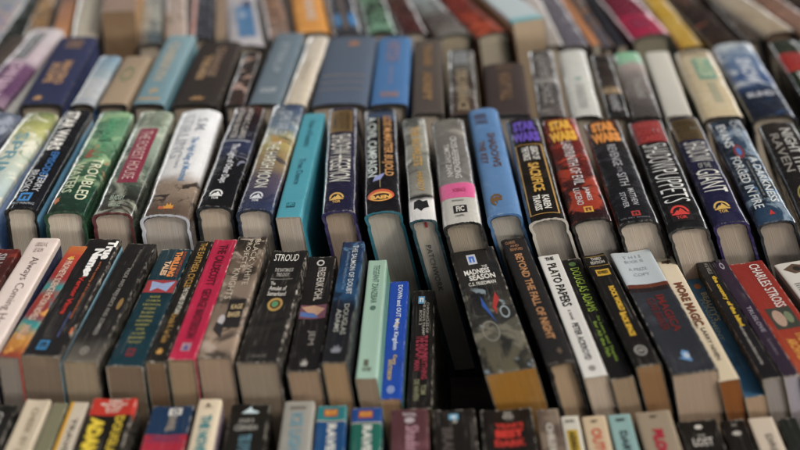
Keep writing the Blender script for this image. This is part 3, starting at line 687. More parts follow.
bk(2, 321, 347, 362, 353.5, 241, P, 'dark blue and black paperback with pale capitals THE SALMON OF DOUBT',
   [(0, '1d2b48'), (.3, '1c3a5c'), (.45, '24486a'), (.6, '17181c'), (1, '17171a')], [('0f1420', 30, .5, .6, .8), ('5c86a8', 60, .60, .68, .6, 0, .55)], page='a08a6c', side='15171d', el=[
    ('t', 'THE SALMON OF DOUBT', .04, .48, .05, .55, 'c0c6c8', 'd', .01), ('t', 'Hitchhiking the Galaxy One Last Time', .10, .44, -.45, -.1, '6f8fae', 'd', .0),
    ('t', 'DOUGLAS', .56, .80, .10, .55, '9a9c92', 'd', .01), ('t', 'ADAMS', .60, .78, -.48, -.05, '9a9c92', 'd', .01), ('m', 'flame', .87, .93, -.45, .45, '7c8088')])
bk(2, 355, 377, 378, 377.5, 260, P, 'thin mint green paperback with fine dark lettering', [(0, '8cab99'), (1, '90ae9e')], page='9a8f7e', side='5c8a74', wear=.4, el=[
    ('t', 'TEGEANT ZANZIBAR', .05, .40, -.3, .35, '4c6a5c', 'd', -.005), ('m', 'leaf', .42, .46, -.3, .3, '4c6a5c'), ('m', 'box', .86, .91, -.35, .1, '5a5c4c'), ('t', 'NYRB', .92, .95, -.4, .4, '5a5c4c', 'a')])
bk(2, 379, 401, 399, 400, 272, P, 'slim royal blue paperback with white and yellow playful lettering', [(0, '17409a'), (1, '173f94')], [('123078', 40, .55, .65, .5)], page='a58868', side='1a3f38', lean=.14, L=.178, el=[
    ('t', 'DOWN and OUT', .04, .34, -.05, .45, 'c6d0e4', 'd', .02), ('t', 'in the', .35, .42, .0, .4, 'd0b040', 'd', .02), ('t', 'Magic Kingdom', .36, .62, -.25, .35, 'c6d0e4', 'd', .02),
    ('t', 'Cory', .66, .74, -.1, .35, 'd0b040', 'd', .02), ('t', 'DOCTOROW', .70, .86, -.45, -.05, 'd0b040', 'd', .02), ('m', 'house', .905, .96, -.35, .35, 'a8b4d4')])
bk(2, 406, 432, 409, 424, 285, P, 'dark slim paperback with crowded red and green lettering, last before the empty gap', '181614', page='7a6a58', side='17160f', lside='28503a', lean=.16, L=.178, el=[
    ('m', 'box', .06, .13, -.45, .15, '4f8ab0', 'c8d0d0'), ('t', 'CHRONICLES OF\nTHE KING\'S TRAMP\nBOOK 2', .10, .42, -.3, .55, '9a968c', 'd', .01), ('t', 'THE END-OF-', .42, .62, -.5, .55, '8a2c3c', 'd', .04), ('t', 'EVERYTHING\nMAN', .56, .78, -.55, .55, '8a2c3c', 'd', .03), ('t', 'TOM\nDE HAVEN', .78, .94, -.5, .5, '7c7c5c', 'd', .03)])
bk(2, 484, 537, 371, 471, 249, P, 'thick paperback with mustard page edges and red and blue feathers, right of the gap',
   [(0, '211f1e'), (.35, '282624'), (.65, '4c4a40'), (1, '55503f')], [('6e6a5c', 26, .5, .58, .85, .3, 1), ('15171b', 30, .52, .6, .8), ('8b9ba4', 70, .6, .66, .7, .35, 1)],
   side='1b1a1a', lside='2b2927', page='92691a', lean=.30, el=[
    ('m', 'box', .055, .145, -.32, .08, 'b9bcc6', '2f6ac0'), ('p', [(.07, -.12), (.12, -.28), (.14, .0), (.09, .04)], 'c02c28'),
    ('t', 'THE', .165, .185, .2, .45, 'cfccc4', 'a', .02), ('t', 'MADNESS', .19, .235, -.62, .50, 'd9d6ce', 'a', .03), ('t', 'SEASON', .24, .285, -.48, .66, 'd9d6ce', 'a', .03), ('t', 'C.S. FRIEDMAN', .30, .33, -.58, .60, 'cfccc4', 'a', .02),
    ('p', [(.42, -.25), (.50, -.30), (.60, -.02), (.65, .10), (.58, .0), (.50, -.12)], '2c549c'), ('p', [(.40, .40), (.46, .50), (.52, .28), (.58, .20), (.52, .12), (.46, .24)], 'a8302c'), ('o', .62, .78, -.6, .1, .07, '7c7a70'), ('o', .52, .62, .35, .75, .14, '8f9ca0')])
bk(2, 546, 576, 362, 512, 238, 'C', 'black cloth hardcover with copper lettering BEYOND THE FALL OF NIGHT', '19181a', edge='151515', side='151515', page='a8987e', round_=.07, h=.507, el=[
    ('t', 'CLARKE', .03, .055, -.7, .1, '9a6c48', 'a', .02), ('t', 'AND', .065, .085, -.4, .3, '9a6c48', 'a', .02), ('t', 'BENFORD', .095, .12, -.5, .5, '9a6c48', 'a', .02),
    ('t', 'BEYOND THE FALL OF NIGHT', .15, .84, -.32, .28, 'b07e52', 'd', .03), ('m', 'bird', .90, .95, .0, .4, '5c4c3c')])
bk(2, 583, 608, 376, 548, 255, P, 'slim white paperback with bold black capitals THE PLATO PAPERS', 'c9c7c2', page='b0a698', side='a09d98', wear=.4, el=[
    ('t', 'THE', .02, .05, -.4, .4, '2a2826', 'a', .04), ('t', 'PLATO PAPERS', .08, .46, -.42, .42, '23211f', 'd', .02), ('t', 'a novel', .49, .57, -.15, .2, '6f6c68'), ('t', 'PETER ACKROYD', .60, .88, -.28, .30, '3d3a38', 'd', .02), ('m', 'leaf', .92, .96, -.3, .3, '8a8782')])
bk(2, 610, 634, 378, 570, 259, P, 'slim black paperback with tall lime green lettering DOUGLAS ADAMS', '171616', page='93826a', side='131311', el=[
    ('e', .03, .07, -.35, .35, '4c6a3a'), ('t', 'DOUGLAS ADAMS', .09, .48, -.40, .48, '8faa34', 'd', .0), ('t', 'So Long, and Thanks', .52, .88, .02, .40, '6f8a2c', 'd', .03), ('t', 'for All the Fish', .56, .84, -.42, -.05, '6f8a2c', 'd', .03)])
bk(2, 635, 661, 365, 593.5, 254, P, 'black paperback with a yellow label and scattered chunky yellow letters', '171514', page='8a6c48', side='141210', el=[
    ('r', .02, .025, -.9, .9, '9a7a30'), ('t', 'THIRD\nEDITION', .035, .10, -.62, .62, 'b9b4aa', 'a', .02), ('r', .115, .12, -.9, .9, '9a7a30'), ('r', .155, .215, -.55, .66, 'c49a24'), ('t', 'REVISED', .17, .20, -.4, .5, '4c3a10', 'a', .03),
    ('t', 'ROCK WORLD &', .32, .58, -.12, .38, 'd0a420', 'd', .06), ('t', 'BACK SPACE', .56, .76, -.25, .25, 'd0a420', 'd', .06), ('o', .84, .92, -.5, .5, .12, '9a9690'), ('t', 'USA', .865, .895, -.3, .3, '9a9690', 'a', .04)])
bk(2, 671, 719, 371, 629.5, 250.5, P, 'thick paperback, pale blue white at the far end and black below a glowing orange line', [(0, 'a9b2b6'), (.29, 'a2abaf'), (.295, '5a2c1c'), (.325, '241c1e'), (.36, '2a2c32'), (1, '26282c')],
   [('3f4248', 24, .5, .66, .6, .36, 1)], hard=True, side='23242a', lside='2a2a30', page='a6998a', lean=.22, el=[
    ('t', 'T H I S', .04, .065, -.5, .4, '8f9aa0', 'a', .0), ('t', 'BOOK IS', .08, .105, -.5, .4, '8f9aa0', 'a', .0), ('t', 'A PRIZE', .15, .175, -.5, .4, '8f9aa0', 'a', .0), ('t', 'COPY', .20, .225, -.4, .4, '8f9aa0', 'a', .0),
    ('t', 'IMAGICA', .40, .70, .05, .45, '6a1f1d', 'd', .03), ('t', 'CLIVE BARKER', .42, .68, -.42, -.05, '5a1d1c', 'd', .02), ('p', [(.83, -.05), (.86, .35), (.92, .15), (.89, -.35)], '5c8ab8'), ('p', [(.85, .0), (.87, .2), (.90, .08), (.88, -.15)], 'b0bcc8')])
bk(2, 718, 740, 380, 663.5, 257, P, 'cream paperback with tall brown capitals MORE MAGIC', [(0, 'c9bba2'), (1, 'c4b498')], page='9c5f24', side='a3622a', wear=.5, el=[
    ('t', 'magic', .03, .07, -.5, .5, '4a3626', 'a', .05), ('t', 'MORE MAGIC', .24, .60, -.42, .5, '70402a', 'd', .04), ('t', 'LARRY NIVEN', .62, .86, -.1, .35, '5c5048', 'd', .02), ('t', 'EDITED BY', .56, .62, -.5, -.25, '5c5048')])
bk(2, 744, 767, 396, 691, 273, P, 'muted blue paperback with pale gold lettering, lower than its neighbours', [(0, '3a6078'), (.4, '2f5a78'), (1, '245070')], [('1d3c52', 30, .5, .64, .6)], page='b09a80', side='1d3a50', L=.178, el=[
    ('t', 'BEAUTY\'S', .14, .40, -.1, .5, 'a8a480', 'd', .02), ('t', 'PUNISHMENT', .20, .56, -.55, -.1, '7c8c84', 'd', .01), ('e', .05, .10, -.4, .3, 'a8643a')])
bk(2, 762, 781, 378, 702.5, 260, P, 'slim black paperback with small bright yellow lower case title THE COUNTRY OF THE BLIND', '19171a', page='8e8c8c', side='1c2a1c', el=[
    ('t', 'H G WELLS', .04, .14, -.2, .3, '8f8a80', 'd', .01), ('t', 'the country of the blind', .16, .60, -.25, .45, 'c9a41c', 'd', .05), ('t', 'and other science fiction stories', .60, .90, -.25, .15, 'a09a94', 'd', .02)])
bk(2, 783, 800, 376, 718, 260, P, 'slim aubergine paperback between the black one and the red one', '2c2130', page='9a9cac', side='2a2030', el=[
    ('o', .03, .09, -.3, .3, .2, '9a94a0'), ('t', 'TRUSLOVE', .44, .66, -.25, .35, '8f8894', 'd', .02), ('t', 'London', .72, .84, -.2, .25, '6f6874', 'd', .01)])
bk(2, 800, 842, 374, 744.5, 262, P, 'brick red paperback with white capitals and a small photograph on its spine', [(0, '80261f'), (.5, '862a1f'), (1, '9c4022')], [('7a2018', 30, .5, .66, .5)], side='3a2320', page='a09080', el=[
    ('t', 'CHARLES STROSS', .03, .44, .06, .62, 'd8cfc8', 'd', .01), ('r', .44, .62, -.6, .7, '3a3c34'), ('e', .46, .60, -.45, .15, 'a88a78'), ('e', .48, .58, .15, .55, '6f7a5c'), ('t', 'THE ATROCITY\nARCHIVES', .66, .92, -.55, .55, 'c98a34', 'd', .04)])
bk(2, 862, 902, 376, 790, 262, P, 'white spined paperback with a painted eye at the right end of the second row', [(0, 'c0bcb4'), (1, 'c4c0b8')], page='a09a90', side='8a867e', el=[
    ('p', [(.06, -.7), (.02, .0), (.05, .7), (.10, .3), (.11, -.2)], '5a4638'), ('e', .045, .09, -.15, .3, '2a2422'), ('t', '||||||||||', .20, .36, -.7, .5, '2f2c2a', 'd', .0), ('t', 'SURVEY', .45, .8, -.3, .3, '2f2c2a', 'd', .03)])

# ------------------------------------------------------------------ nearest row: only the far ends show at the bottom of the picture
def b1(fl, fr, fy, label, art, noise=None, **kw):
    h = .834 * math.tan(PITCH + math.atan((fy - 225) / FPX))
    ny = 225 + FPX * math.tan(math.atan(h / .660) - PITCH)
    k = (ny + 450) / (fy + 450)
    bk(1, 400 + (fl - 400) * k, 400 + (fr - 400) * k, ny, (fl + fr) / 2, fy, P, label, art, noise, h=h, **kw)
b1(-50, -22, 404, 'dark slim paperback beyond the left edge of the nearest row', '24201c')
b1(-19, 18, 404, 'black paperback with grey letters at the left end of the nearest row', '1a1b1a', el=[('t', 'GEORGE', .05, .35, -.2, .5, '8a8a86', 'd', .02)])
b1(26, 51, 399, 'cream paperback with a bright blue side in the nearest row', 'b7aa94', side='2b95b0', el=[('t', 'CHEEK BY JOWL', .06, .5, -.3, .4, '8a7a64', 'd', .02)])
b1(53, 68, 403, 'thin grey green paperback beside the cream one in the nearest row', '6e6c55')
b1(71, 89, 402, 'thin white paperback with a yellow left side in the nearest row', [(0, 'b5aa98'), (1, 'b5aa98')], lside='d09a1c', el=[('r', 0, 1, -.98, -.55, 'cf9a20'), ('t', 'TRAVEL', .12, .40, -.1, .5, '4a4038', 'd', .02)])
b1(93, 138, 397.5, 'black paperback with a red end block and fat yellow capitals ADAMS', [(0, 'a82a1e'), (.115, 'a82a1e'), (.12, '171511'), (1, '171511')], hard=True, side='15130f', el=[
    ('t', 'THREE\nBESTSELLERS\nIN ONE\nBOOK', .012, .10, -.55, .65, 'd0b8a8', 'a', .04), ('t', 'DOUGLAS', .13, .42, .28, .72, 'c9ac24', 'd', .04), ('t', 'ADAMS', .14, .44, -.80, -.12, 'd0b420', 'd', .07)])
b1(152, 195, 405, 'navy paperback with a white square mark and a crimson band in the nearest row', [(0, '17304c'), (.20, '17304c'), (.205, '9a2034'), (1, '9a2034')], hard=True, side='14243a', el=[
    ('r', .015, .065, -.15, .48, 'c9c8c4'), ('o', .02, .06, .0, .34, .24, '2c3038'), ('t', 'SWIVEL', .07, .18, -.1, .3, '9a8f80', 'd', .03), ('t', 'TREASURY', .22, .24, -.7, .7, '24406a', 'a', .02), ('r', .25, .255, -.9, .9, '24406a')])
b1(199, 222, 399, 'cream slim paperback with teal lettering THE NOVEL', 'c4b59c', side='7d6f80', el=[('m', 'tri', .03, .055, -.3, .2, '2a2622'), ('t', 'COLLECTED', .06, .07, -.4, .4, '6a6052', 'a'), ('t', 'THE NOVEL', .12, .40, -.45, .5, '2f7a80', 'd', .05)])
b1(231, 271, 404, 'black paperback with a pale ship mark and grey capitals JULIE E. CZERNEDA', '161513', side='14130f', el=[
    ('p', [(.07, -.4), (.04, -.1), (.02, .05), (.045, .15), (.06, .5), (.07, .42)], 'b8ccd0'), ('t', 'JULIE E.', .11, .145, -.45, .35, '9a9890', 'a', .02), ('t', 'CZERNEDA', .155, .19, -.62, .55, '9a9890', 'a', .02), ('t', 'TIES OF POWER', .22, .4, -.3, .3, '5f8a9a', 'd', .02)])
b1(284, 315, 401, 'silver grey paperback with faint blue lettering in the nearest row', [(0, '8b8880'), (1, '7d7c78')], [('a09e98', 26, .5, .66, .5)], el=[('t', 'EASON', .04, .065, -.5, .5, '5c5850', 'a', .02), ('t', 'ICE LIGHT', .09, .4, -.4, .4, '5c8a98', 'd', .03)])
b1(317, 347, 405, 'teal ended paperback with an orange badge and a blue lower half', [(0, '1c6a70'), (.10, '1c6a70'), (.105, 'a8a08c'), (.11, '14406c'), (1, '14406c')], hard=True, side='123044', el=[
    ('r', .025, .075, -.5, .42, 'a84a24'), ('t', 'SCI-FI', .035, .065, -.4, .32, 'd0a03c', 'a', .04), ('t', 'RAVEN', .13, .38, -.2, .4, 'c4c4bc', 'd', .05)])
b1(351, 382, 407.5, 'blue ended paperback with an orange badge and a green lower half', [(0, '173f7c'), (.10, '173f7c'), (.105, 'a8a08c'), (.11, '15584c'), (1, '15584c')], hard=True, side='123450', el=[
    ('r', .025, .075, -.5, .42, 'a84a24'), ('t', 'SCI-FI', .035, .065, -.4, .32, 'd0a03c', 'a', .04), ('t', 'RAVEN', .13, .38, -.2, .4, 'c4c4bc', 'd', .05)])
b1(390, 428, 409, 'plum brown paperback with a pale shield mark in the nearest row', [(0, '4c2c30'), (1, '58343c')], [('6c464c', 24, .5, .66, .5)], side='2c1c20', el=[
    ('e', .06, .10, -.25, .3, 'a89ca0'), ('t', 'TOTAL', .03, .055, -.35, .4, 'a89ca0', 'a', .05), ('t', 'Shadow', .12, .35, -.2, .5, 'a8808c', 'd', .02)])
b1(432, 475, 409, 'black paperback with a small blue and white badge in the nearest row', '1a1614', side='171310', el=[('r', .03, .07, -.25, .2, '5c9ab8'), ('r', .04, .06, -.12, .08, 'c0ccd0'), ('e', .07, .095, -.1, .15, '8a867c'), ('t', 'BRAIN', .13, .35, -.6, -.1, '4c4440', 'd', .03)])
b1(479, 532, 408, 'thick black paperback with bright red stacked capitals YEAR\'S BEST', '171413', side='151110', el=[
    ('t', 'DAW\nBOOKS', .02, .065, -.15, .25, 'a8a49c', 'a', .04), ('t', 'THE', .07, .08, -.1, .2, '8a8680', 'a'), ('t', "YEAR'S", .10, .135, -.5, .6, 'b02820', 'a', .05), ('t', 'BEST', .145, .20, -.5, .55, 'b8281e', 'a', .07), ('t', 'DARK', .215, .26, -.55, .6, 'b02820', 'a', .06)])
b1(535, 558, 409, 'brown and beige striped paperback in the nearest row', [(0, '77695a'), (1, '5c4640')], [('3c2c2a', 40, .5, .6, .7)], el=[('t', 'CHILDREN', .10, .4, -.3, .3, 'b8b0a4', 'd', .05)])
b1(560, 578, 416, 'thin white paperback with a yellow title block in the nearest row', 'b8b4a8', el=[('r', .10, 1, -.6, .6, 'b89a20'), ('t', 'ARMAGEDDON', .11, .45, -.4, .4, '4a3c14', 'd', .05), ('t', 'BOX', .03, .05, -.5, .5, '4a4a46', 'a', .03)])
b1(581, 605, 416, 'cream paperback with a vertical orange red title in the nearest row', 'b8a486', el=[('t', 'OUTCAST', .09, .42, -.45, .45, 'b85438', 'd', .04), ('t', 'ORBIT', .03, .05, -.3, .3, '4a4036', 'a', .03)])
b1(607, 630, 414, 'pale teal paperback with dark vertical title in the nearest row', '7c9c9a', el=[('t', 'DARWINIA', .12, .46, -.3, .35, '26383c', 'd', .04), ('r', .03, .05, -.4, .4, '2c4044')])
b1(634, 670, 411, 'tan grey paperback with blotchy crimson lettering in the nearest row', [(0, '8a7c68'), (1, '857764')], side='5a5046', el=[('t', 'MAY', .03, .05, -.2, .2, '4c4438', 'a', .03), ('t', 'BLOOD', .13, .40, -.35, .30, '9a1c30', 'd', .09)])
b1(676, 716, 420, 'black paperback with white serif capitals THE LOST across it', '141312', side='121110', el=[('e', .03, .06, -.2, .2, 'b8b4ac'), ('t', 'THE', .10, .115, -.2, .2, 'a8a49c', 'a', .02), ('t', 'LOST', .125, .18, -.5, .5, 'b8b4ac', 'a', .02)])
b1(719, 744, 419.5, 'narrow black paperback with an oval white mark in the nearest row', '151312', el=[('t', 'SIX', .03, .05, -.2, .3, '8a867e', 'a', .02), ('e', .08, .11, -.35, .4, 'a8a49c')])
b1(747, 772, 417.5, 'cream paperback with faint grey blocks near the right end of the nearest row', 'b8aa98', el=[('t', 'DREAM', .12, .36, -.1, .4, '6a6258', 'd', .03)])
b1(776, 796, 418, 'dark green black paperback, second from the right end of the nearest row', '1a1e1a')
b1(799, 832, 417, 'charcoal paperback with small orange letters at the right end of the nearest row', [(0, '2c3234'), (1, '24282a')], el=[('r', .03, .07, -.8, .2, '6f7c7c'), ('t', 'FLESH', .14, .4, -.6, -.1, 'a8743c', 'd', .04)])

# ------------------------------------------------------------------ row behind the jackets: cloth and jackets, out of focus
C = 'C'
bk(4, -62, -44, 104, 18, 36, C, 'dark brown cloth book beyond the left edge of the row behind', '3a322e')
bk(4, -38, 3, 103, 47, 28, J, 'white and purple jacket with a dark lettered strip at the left of the row behind',
   [(0, 'c4bcc0'), (.45, 'b8a8b0'), (.55, '6a4868'), (.85, '5c3c5c'), (1, '8c7486')], side='c9c8c4', el=[('r', .08, .44, -.45, .25, '34363a'), ('t', 'SCHOLZ', .10, .42, -.35, .15, 'a8a8aa', 'd', .03), ('t', 'JOHN BARNES', .5, .95, -.4, .5, 'c0a0b4', 'd', .03)])
bk(4, 17, 61, 106, 78, 36.5, C, 'wide navy blue cloth book stamped with gold blocks at the left', [(0, '262b4a'), (1, '212746')], side='243058', el=[
    ('t', 'ANTHONY', .06, .20, -.4, .5, '7a5a44', 'd', .05), ('t', 'MACRO\nSCOPE', .40, .74, -.5, .5, '9a7248', 'd', .06), ('m', 'flame', .88, .95, -.5, -.05, 'b08448')])
bk(4, 68, 92, 107, 110, 55.5, J, 'light blue book with a grey white picture label and bright blue side', [(0, '7a98ac'), (.4, '93a4ac'), (.6, 'b0b4b8'), (1, 'a4aab0')], [('c4c4c0', 40, .54, .64, .6)], side='2a78b4')
bk(4, 95, 125, 107, 138, 56, C, 'beige cloth book with a faint green oval between two blue ones', [(0, '8d7b66'), (1, '93806a')], el=[('o', .25, .55, -.5, .4, .15, '6c7856')])
bk(4, 130, 163, 106, 181.5, 35, C, 'slate blue cloth book with a tan lettered panel and a gold band at its foot', [(0, '6f8a92'), (1, '64828c')], side='5c8490', el=[('t', 'CHERRYH', .12, .70, -.45, .25, '9a9484', 'd', .06), ('m', 'beast', .80, .88, -.3, .3, 'b09468'), ('r', .92, .95, -.8, .6, 'a8865c')])
bk(4, 168, 216, 107, 221, 41, C, 'wide dark brown cloth book stamped with gold lettering', [(0, '2b2423'), (1, '27211f')], side='241d1a', el=[('t', 'CHANGE', .10, .60, .0, .45, '6a5038', 'd', .06), ('t', 'TIDES', .25, .65, -.42, -.05, '8a6a40', 'd', .06), ('m', 'flame', .88, .95, -.3, .4, '8a6638')])
bk(4, 222, 242, 108, 252, 51, J, 'narrow black glossy book with pinkish flecks between the brown and the slate ones', [(0, '2a2420'), (1, '3a2a26')], [('b8988a', 60, .54, .62, .8)])
bk(4, 246, 279, 106, 290, 33, C, 'blue grey cloth book with faint silver lettering beside the cream one', [(0, '5c6b76'), (1, '5a6873')], side='7b98a8', el=[('t', 'STIRRUP', .15, .6, -.3, .3, '7c8a92', 'd', .05), ('t', 'KNOPF', .80, .87, -.5, .5, '9ca4a8', 'a', .04)])
bk(4, 281, 305, 105, 318.5, 35.5, J, 'narrow cream white book between two slate blue cloth books', [(0, 'cdc2b2'), (1, 'c9bda9')], side='a89c8c', el=[('t', 'SMALLER', .4, .7, -.2, .3, 'b0a490', 'd', .02)])
bk(4, 308, 366, 109, 352, 36, C, 'very wide slate blue cloth book with a small copper mark at its far end', [(0, '4a5666'), (1, '485568')], el=[('m', 'flame', .07, .16, -.1, .4, '9c6a44'), ('r', .60, .615, -.8, .8, '7a6a5c'), ('r', .70, .71, -.8, .8, '7a6a5c'), ('r', .80, .81, -.8, .8, '7a6a5c')])
bk(4, 368, 407, 110, 394.5, 37, C, 'bright blue cloth book with muted copper lettering', [(0, '3f6b99'), (1, '3b6696')], side='2e5f98', el=[('t', 'HITCH', .06, .40, -.4, .4, '6e6a84', 'd', .08), ('r', .45, .74, -.12, .12, '5c6c94'), ('t', 'PUTNAM', .84, .92, -.45, .5, '8a7070', 'a', .08)])
bk(4, 411, 444, 112, 427.5, 39.5, C, 'dark grey brown cloth book with bronze lettering right of the bright blue one', [(0, '4c443f'), (1, '443c38')], edge='55504c', el=[('t', 'TOLAND', .08, .40, -.3, .3, '7a5c38', 'd', .08), ('t', 'ADRIFT', .48, .86, -.3, .3, '7a5c38', 'd', .08)])
bk(4, 449, 479, 114, 460, 49, J, 'narrow black glossy book with a grey and tan striped spine', [(0, '4c4a48'), (.3, '5a5852'), (.45, '3a302a'), (1, '4a3a30')], [('807a72', 50, .52, .62, .7)], side='22201f', el=[('r', .05, .25, -.6, .5, '76787a'), ('t', 'DELIVERANCE', .35, .95, -.4, .4, '8a7a60', 'd', .05)])
bk(4, 486, 531, 114, 503, 63, C, 'wide dark plum brown cloth book, lower than its neighbours', [(0, '3a302e'), (1, '352b2a')], side='2c2422', el=[('t', 'NIGHT FALL', .20, .75, -.3, .3, '6a5038', 'd', .05), ('t', 'HOLT', .06, .13, -.35, .4, '6a5038', 'a', .06)])
bk(4, 538, 566, 115, 540, 50, J, 'clear plastic wrapped dark jacket with a white stripe left of the white book', [(0, '45403e'), (.45, '5a5652'), (.5, 'a8a4a0'), (.56, '4a4644'), (1, '5c5654')], [('8f8a84', 50, .54, .62, .7)], side='8a8680', el=[('t', 'CARTER SCHOLZ', .1, .85, -.4, .3, '8a8682', 'd', .03)])
bk(4, 571, 602, 117, 571, 49.5, J, 'tall white book with faint grey lettering in the row behind', [(0, 'cfcfc8'), (1, 'c9c9c2')], side='9c9c96', el=[('r', .45, .49, -.2, .25, '7c9c94'), ('t', 'FOUNDATION', .55, .9, -.3, .35, 'a4a6a0', 'd', .03)])
bk(4, 608, 630, 116, 600, 54, J, 'black jacket with a tan stripe between the white book and the green ended one', [(0, '2a2421'), (.55, '3a302a'), (.62, 'a08a6c'), (.68, '1c1a1a'), (1, '222020')], [('6a5440', 60, .56, .64, .7)], el=[('t', 'KAVENEY', .7, .95, -.4, .4, '8a8a8c', 'd', .05)])
bk(4, 632, 662, 116, 626, 52, J, 'jacket with a mint green far end fading into grey', [(0, '8ac49c'), (.16, '8fbf9e'), (.22, 'a89a94'), (.45, '7c7470'), (1, '4c4644')], el=[('t', 'STALKING', .45, .75, -.2, .3, '9a9690', 'd', .03)])
bk(4, 665, 692, 115, 656, 51.5, C, 'plain off white cloth book beside the green ended jacket', [(0, 'b9b6ac'), (1, 'b2afa6')], edge='9c988e')
bk(4, 704, 746, 119, 692, 50, J, 'cream jacket with a teal brush lettered block and brown small capitals', [(0, 'c9b898'), (1, 'cbb994')], [('d6c8a8', 30, .5, .66, .5)], side='33443a', el=[('t', 'STAPLEDON', .03, .08, -.7, .7, '6a5a48', 'a', .05), ('r', .14, .48, -.3, .62, '4f8c7c'), ('t', 'MAKER', .16, .46, -.2, .5, 'a8b894', 'd', .05), ('r', .52, .82, -.05, .38, 'a09c80')])
bk(4, 752, 799, 119, 731, 42.5, J, 'glossy blue and white jacket with pale letters near the right of the row behind', [(0, 'a8b4bc'), (.25, '6f86a4'), (.5, '3f5a88'), (.75, '1c2536'), (1, '1a2030')], [('c9d0d4', 40, .52, .60, .8, 0, .6), ('2c4876', 40, .54, .62, .7)], side='242a34', el=[('t', 'SNOW', .25, .6, -.3, .4, 'b4bcc8', 'd', .05), ('t', 'BLIND', .70, .76, -.6, .6, 'a8acb4', 'a', .05)])
bk(4, 818, 850, 120, 782, 40, J, 'dark jacket with a red block and white letters at the right of the row behind', [(0, '2c3428'), (.18, '9c2c28'), (.38, 'b03028'), (.42, '26301e'), (1, '202818')], hard=True, side='1e221c', el=[('t', 'FOOL', .45, .62, -.4, .4, 'c4c4c0', 'a', .05)])
bk(4, 860, 895, 116, 812, 38, J, 'light blue grey jacket cut off by the right edge of the row behind', [(0, 'b8c8d0'), (1, '8a9cac')], side='5a6a78')

# ------------------------------------------------------------------ farthest row, strongly blurred
def b5(nl, nr, ny, fx, kind, label, art, noise=None, L=.22, **kw):
    bk(5, nl, nr, ny, fx, 0.5, kind, label, art, noise, L=L, **kw)
b5(-92, -64, 42, -32, J, 'blurred dark book beyond the left edge of the farthest row', '34302e')
b5(-60, -14, 50, 5, J, 'pale blue book with a picture at the left end of the farthest row', [(0, '8f9aa0'), (.5, '9a8c90'), (1, '5f80a4')], [('c4a8a0', 40, .52, .62, .7), ('4f6f9c', 50, .56, .64, .7)], side='6f8494')
b5(-12, 16, 48, 34, J, 'black green glossy book second from the left of the farthest row', '1f241f', side='1a1d19')
b5(18, 40, 48, 44, J, 'brown jacket with a tan blot in the farthest row', [(0, '6a5238'), (.6, '8a6a44'), (1, '5a4238')], [('b89060', 40, .5, .6, .8), ('2a1f1a', 40, .56, .62, .7)], side='1f1a16')
b5(50, 66, 40, 69, P, 'thin black and orange tan book in the farthest row', [(0, '2a201a'), (.5, '8a5a38'), (1, 'a8703c')], side='1c1814', round_=.1)
b5(70, 98, 36, 90, J, 'cream jacket left of the upright brown page block in the farthest row', [(0, 'a09a88'), (1, 'bfb7a4')], [('c4a898', 30, .56, .66, .5)], side='8f8878')
b5(101, 135, 11, 120, P, 'tall orange edged paperback whose brown page block stands above the others', [(0, '8a7468'), (1, '7c6454')], page='7e644a', side='8f6838', lside='8f6838')
b5(137, 163, 43, 150, J, 'pale jacket with blurred dark letters right of the brown page block', [(0, 'a8a8a0'), (.7, '9a9c94'), (.9, '3f525c'), (1, '34444c')], [('5c6464', 60, .52, .6, .8)], side='4f4038', lside='b0bab4')
b5(165, 187, 36, 176, J, 'pinkish beige jacket in the farthest row', [(0, 'a8988c'), (1, 'b09c8e')], [('6f675c', 60, .54, .62, .7)], side='221d1a')
b5(189, 213, 38, 203, J, 'dark slate jacket with a pink left side in the farthest row', [(0, '3a3c44'), (1, '33343c')], lside='c48c80', side='2c2a2a', el=[('r', 0, 1, -.98, -.55, 'c48c80')])
b5(215, 226, 38, 221, P, 'very thin brown book left of the blue and white jacket', [(0, '7a6450'), (1, '806a54')], side='2a2a2c', round_=.1)
b5(228, 266, 45, 240, J, 'wide white jacket with a blue picture block in the farthest row', [(0, 'b8b4b8'), (.45, 'a8a8b0'), (1, 'c0bcc0')], side='8a8c94', lside='5f7ca0', el=[('r', .30, .86, -.35, .6, '3a6c98'), ('e', .42, .52, -.2, .2, '9aa8b8'), ('r', .2, .3, .1, .6, '2a3058')])
b5(269, 291, 38, 272, J, 'brown and pink striped jacket left of the orange book', [(0, '8a6448'), (.5, '7c5c48'), (1, '8a7468')], [('c49a80', 50, .52, .6, .7)], side='8a5a30', lside='2e241e')
b5(296, 330, 32, 307, 'C', 'bright orange cloth book in the farthest row', [(0, 'b87e3c'), (1, 'bc8034')], [('d89c50', 30, .5, .66, .5)], side='b87428', lside='8a4c1c', round_=.2, el=[('t', 'MARS', .4, .8, -.2, .4, 'c0aa98', 'd', .05)])
b5(332, 363, 32, 340, J, 'dark slate jacket with two blue patches right of the orange book', [(0, '38343c'), (1, '3a3c44')], side='4a4440', el=[('e', .66, .90, -.7, -.2, '2f6c9c'), ('e', .66, .90, .25, .75, '2f74ac'), ('r', .3, .95, -.15, .15, '5c5048')])
b5(366, 397, 32, 372, J, 'green and black glossy jacket with pinkish glints in the farthest row', [(0, '5a6450'), (.5, '25301f'), (1, '3a5c48')], [('7aa488', 50, .5, .58, .8), ('14180f', 50, .56, .62, .8)], side='a08478', lside='8a8074')
b5(400, 428, 32, 398, J, 'dark maroon jacket with pink edges in the farthest row', [(0, '5a3c30'), (1, '4a201e')], [('241414', 50, .52, .6, .8)], side='90786c', lside='5a5444')
b5(438, 472, 33.5, 425, J, 'grey blue jacket with a bright glint left of the red orange book', [(0, '6f98a8'), (.4, '8f9898'), (.7, '5c5450'), (1, '75706a')], [('4a4440', 50, .54, .62, .7)], side='24302e', edge='22302e', page='98907c')
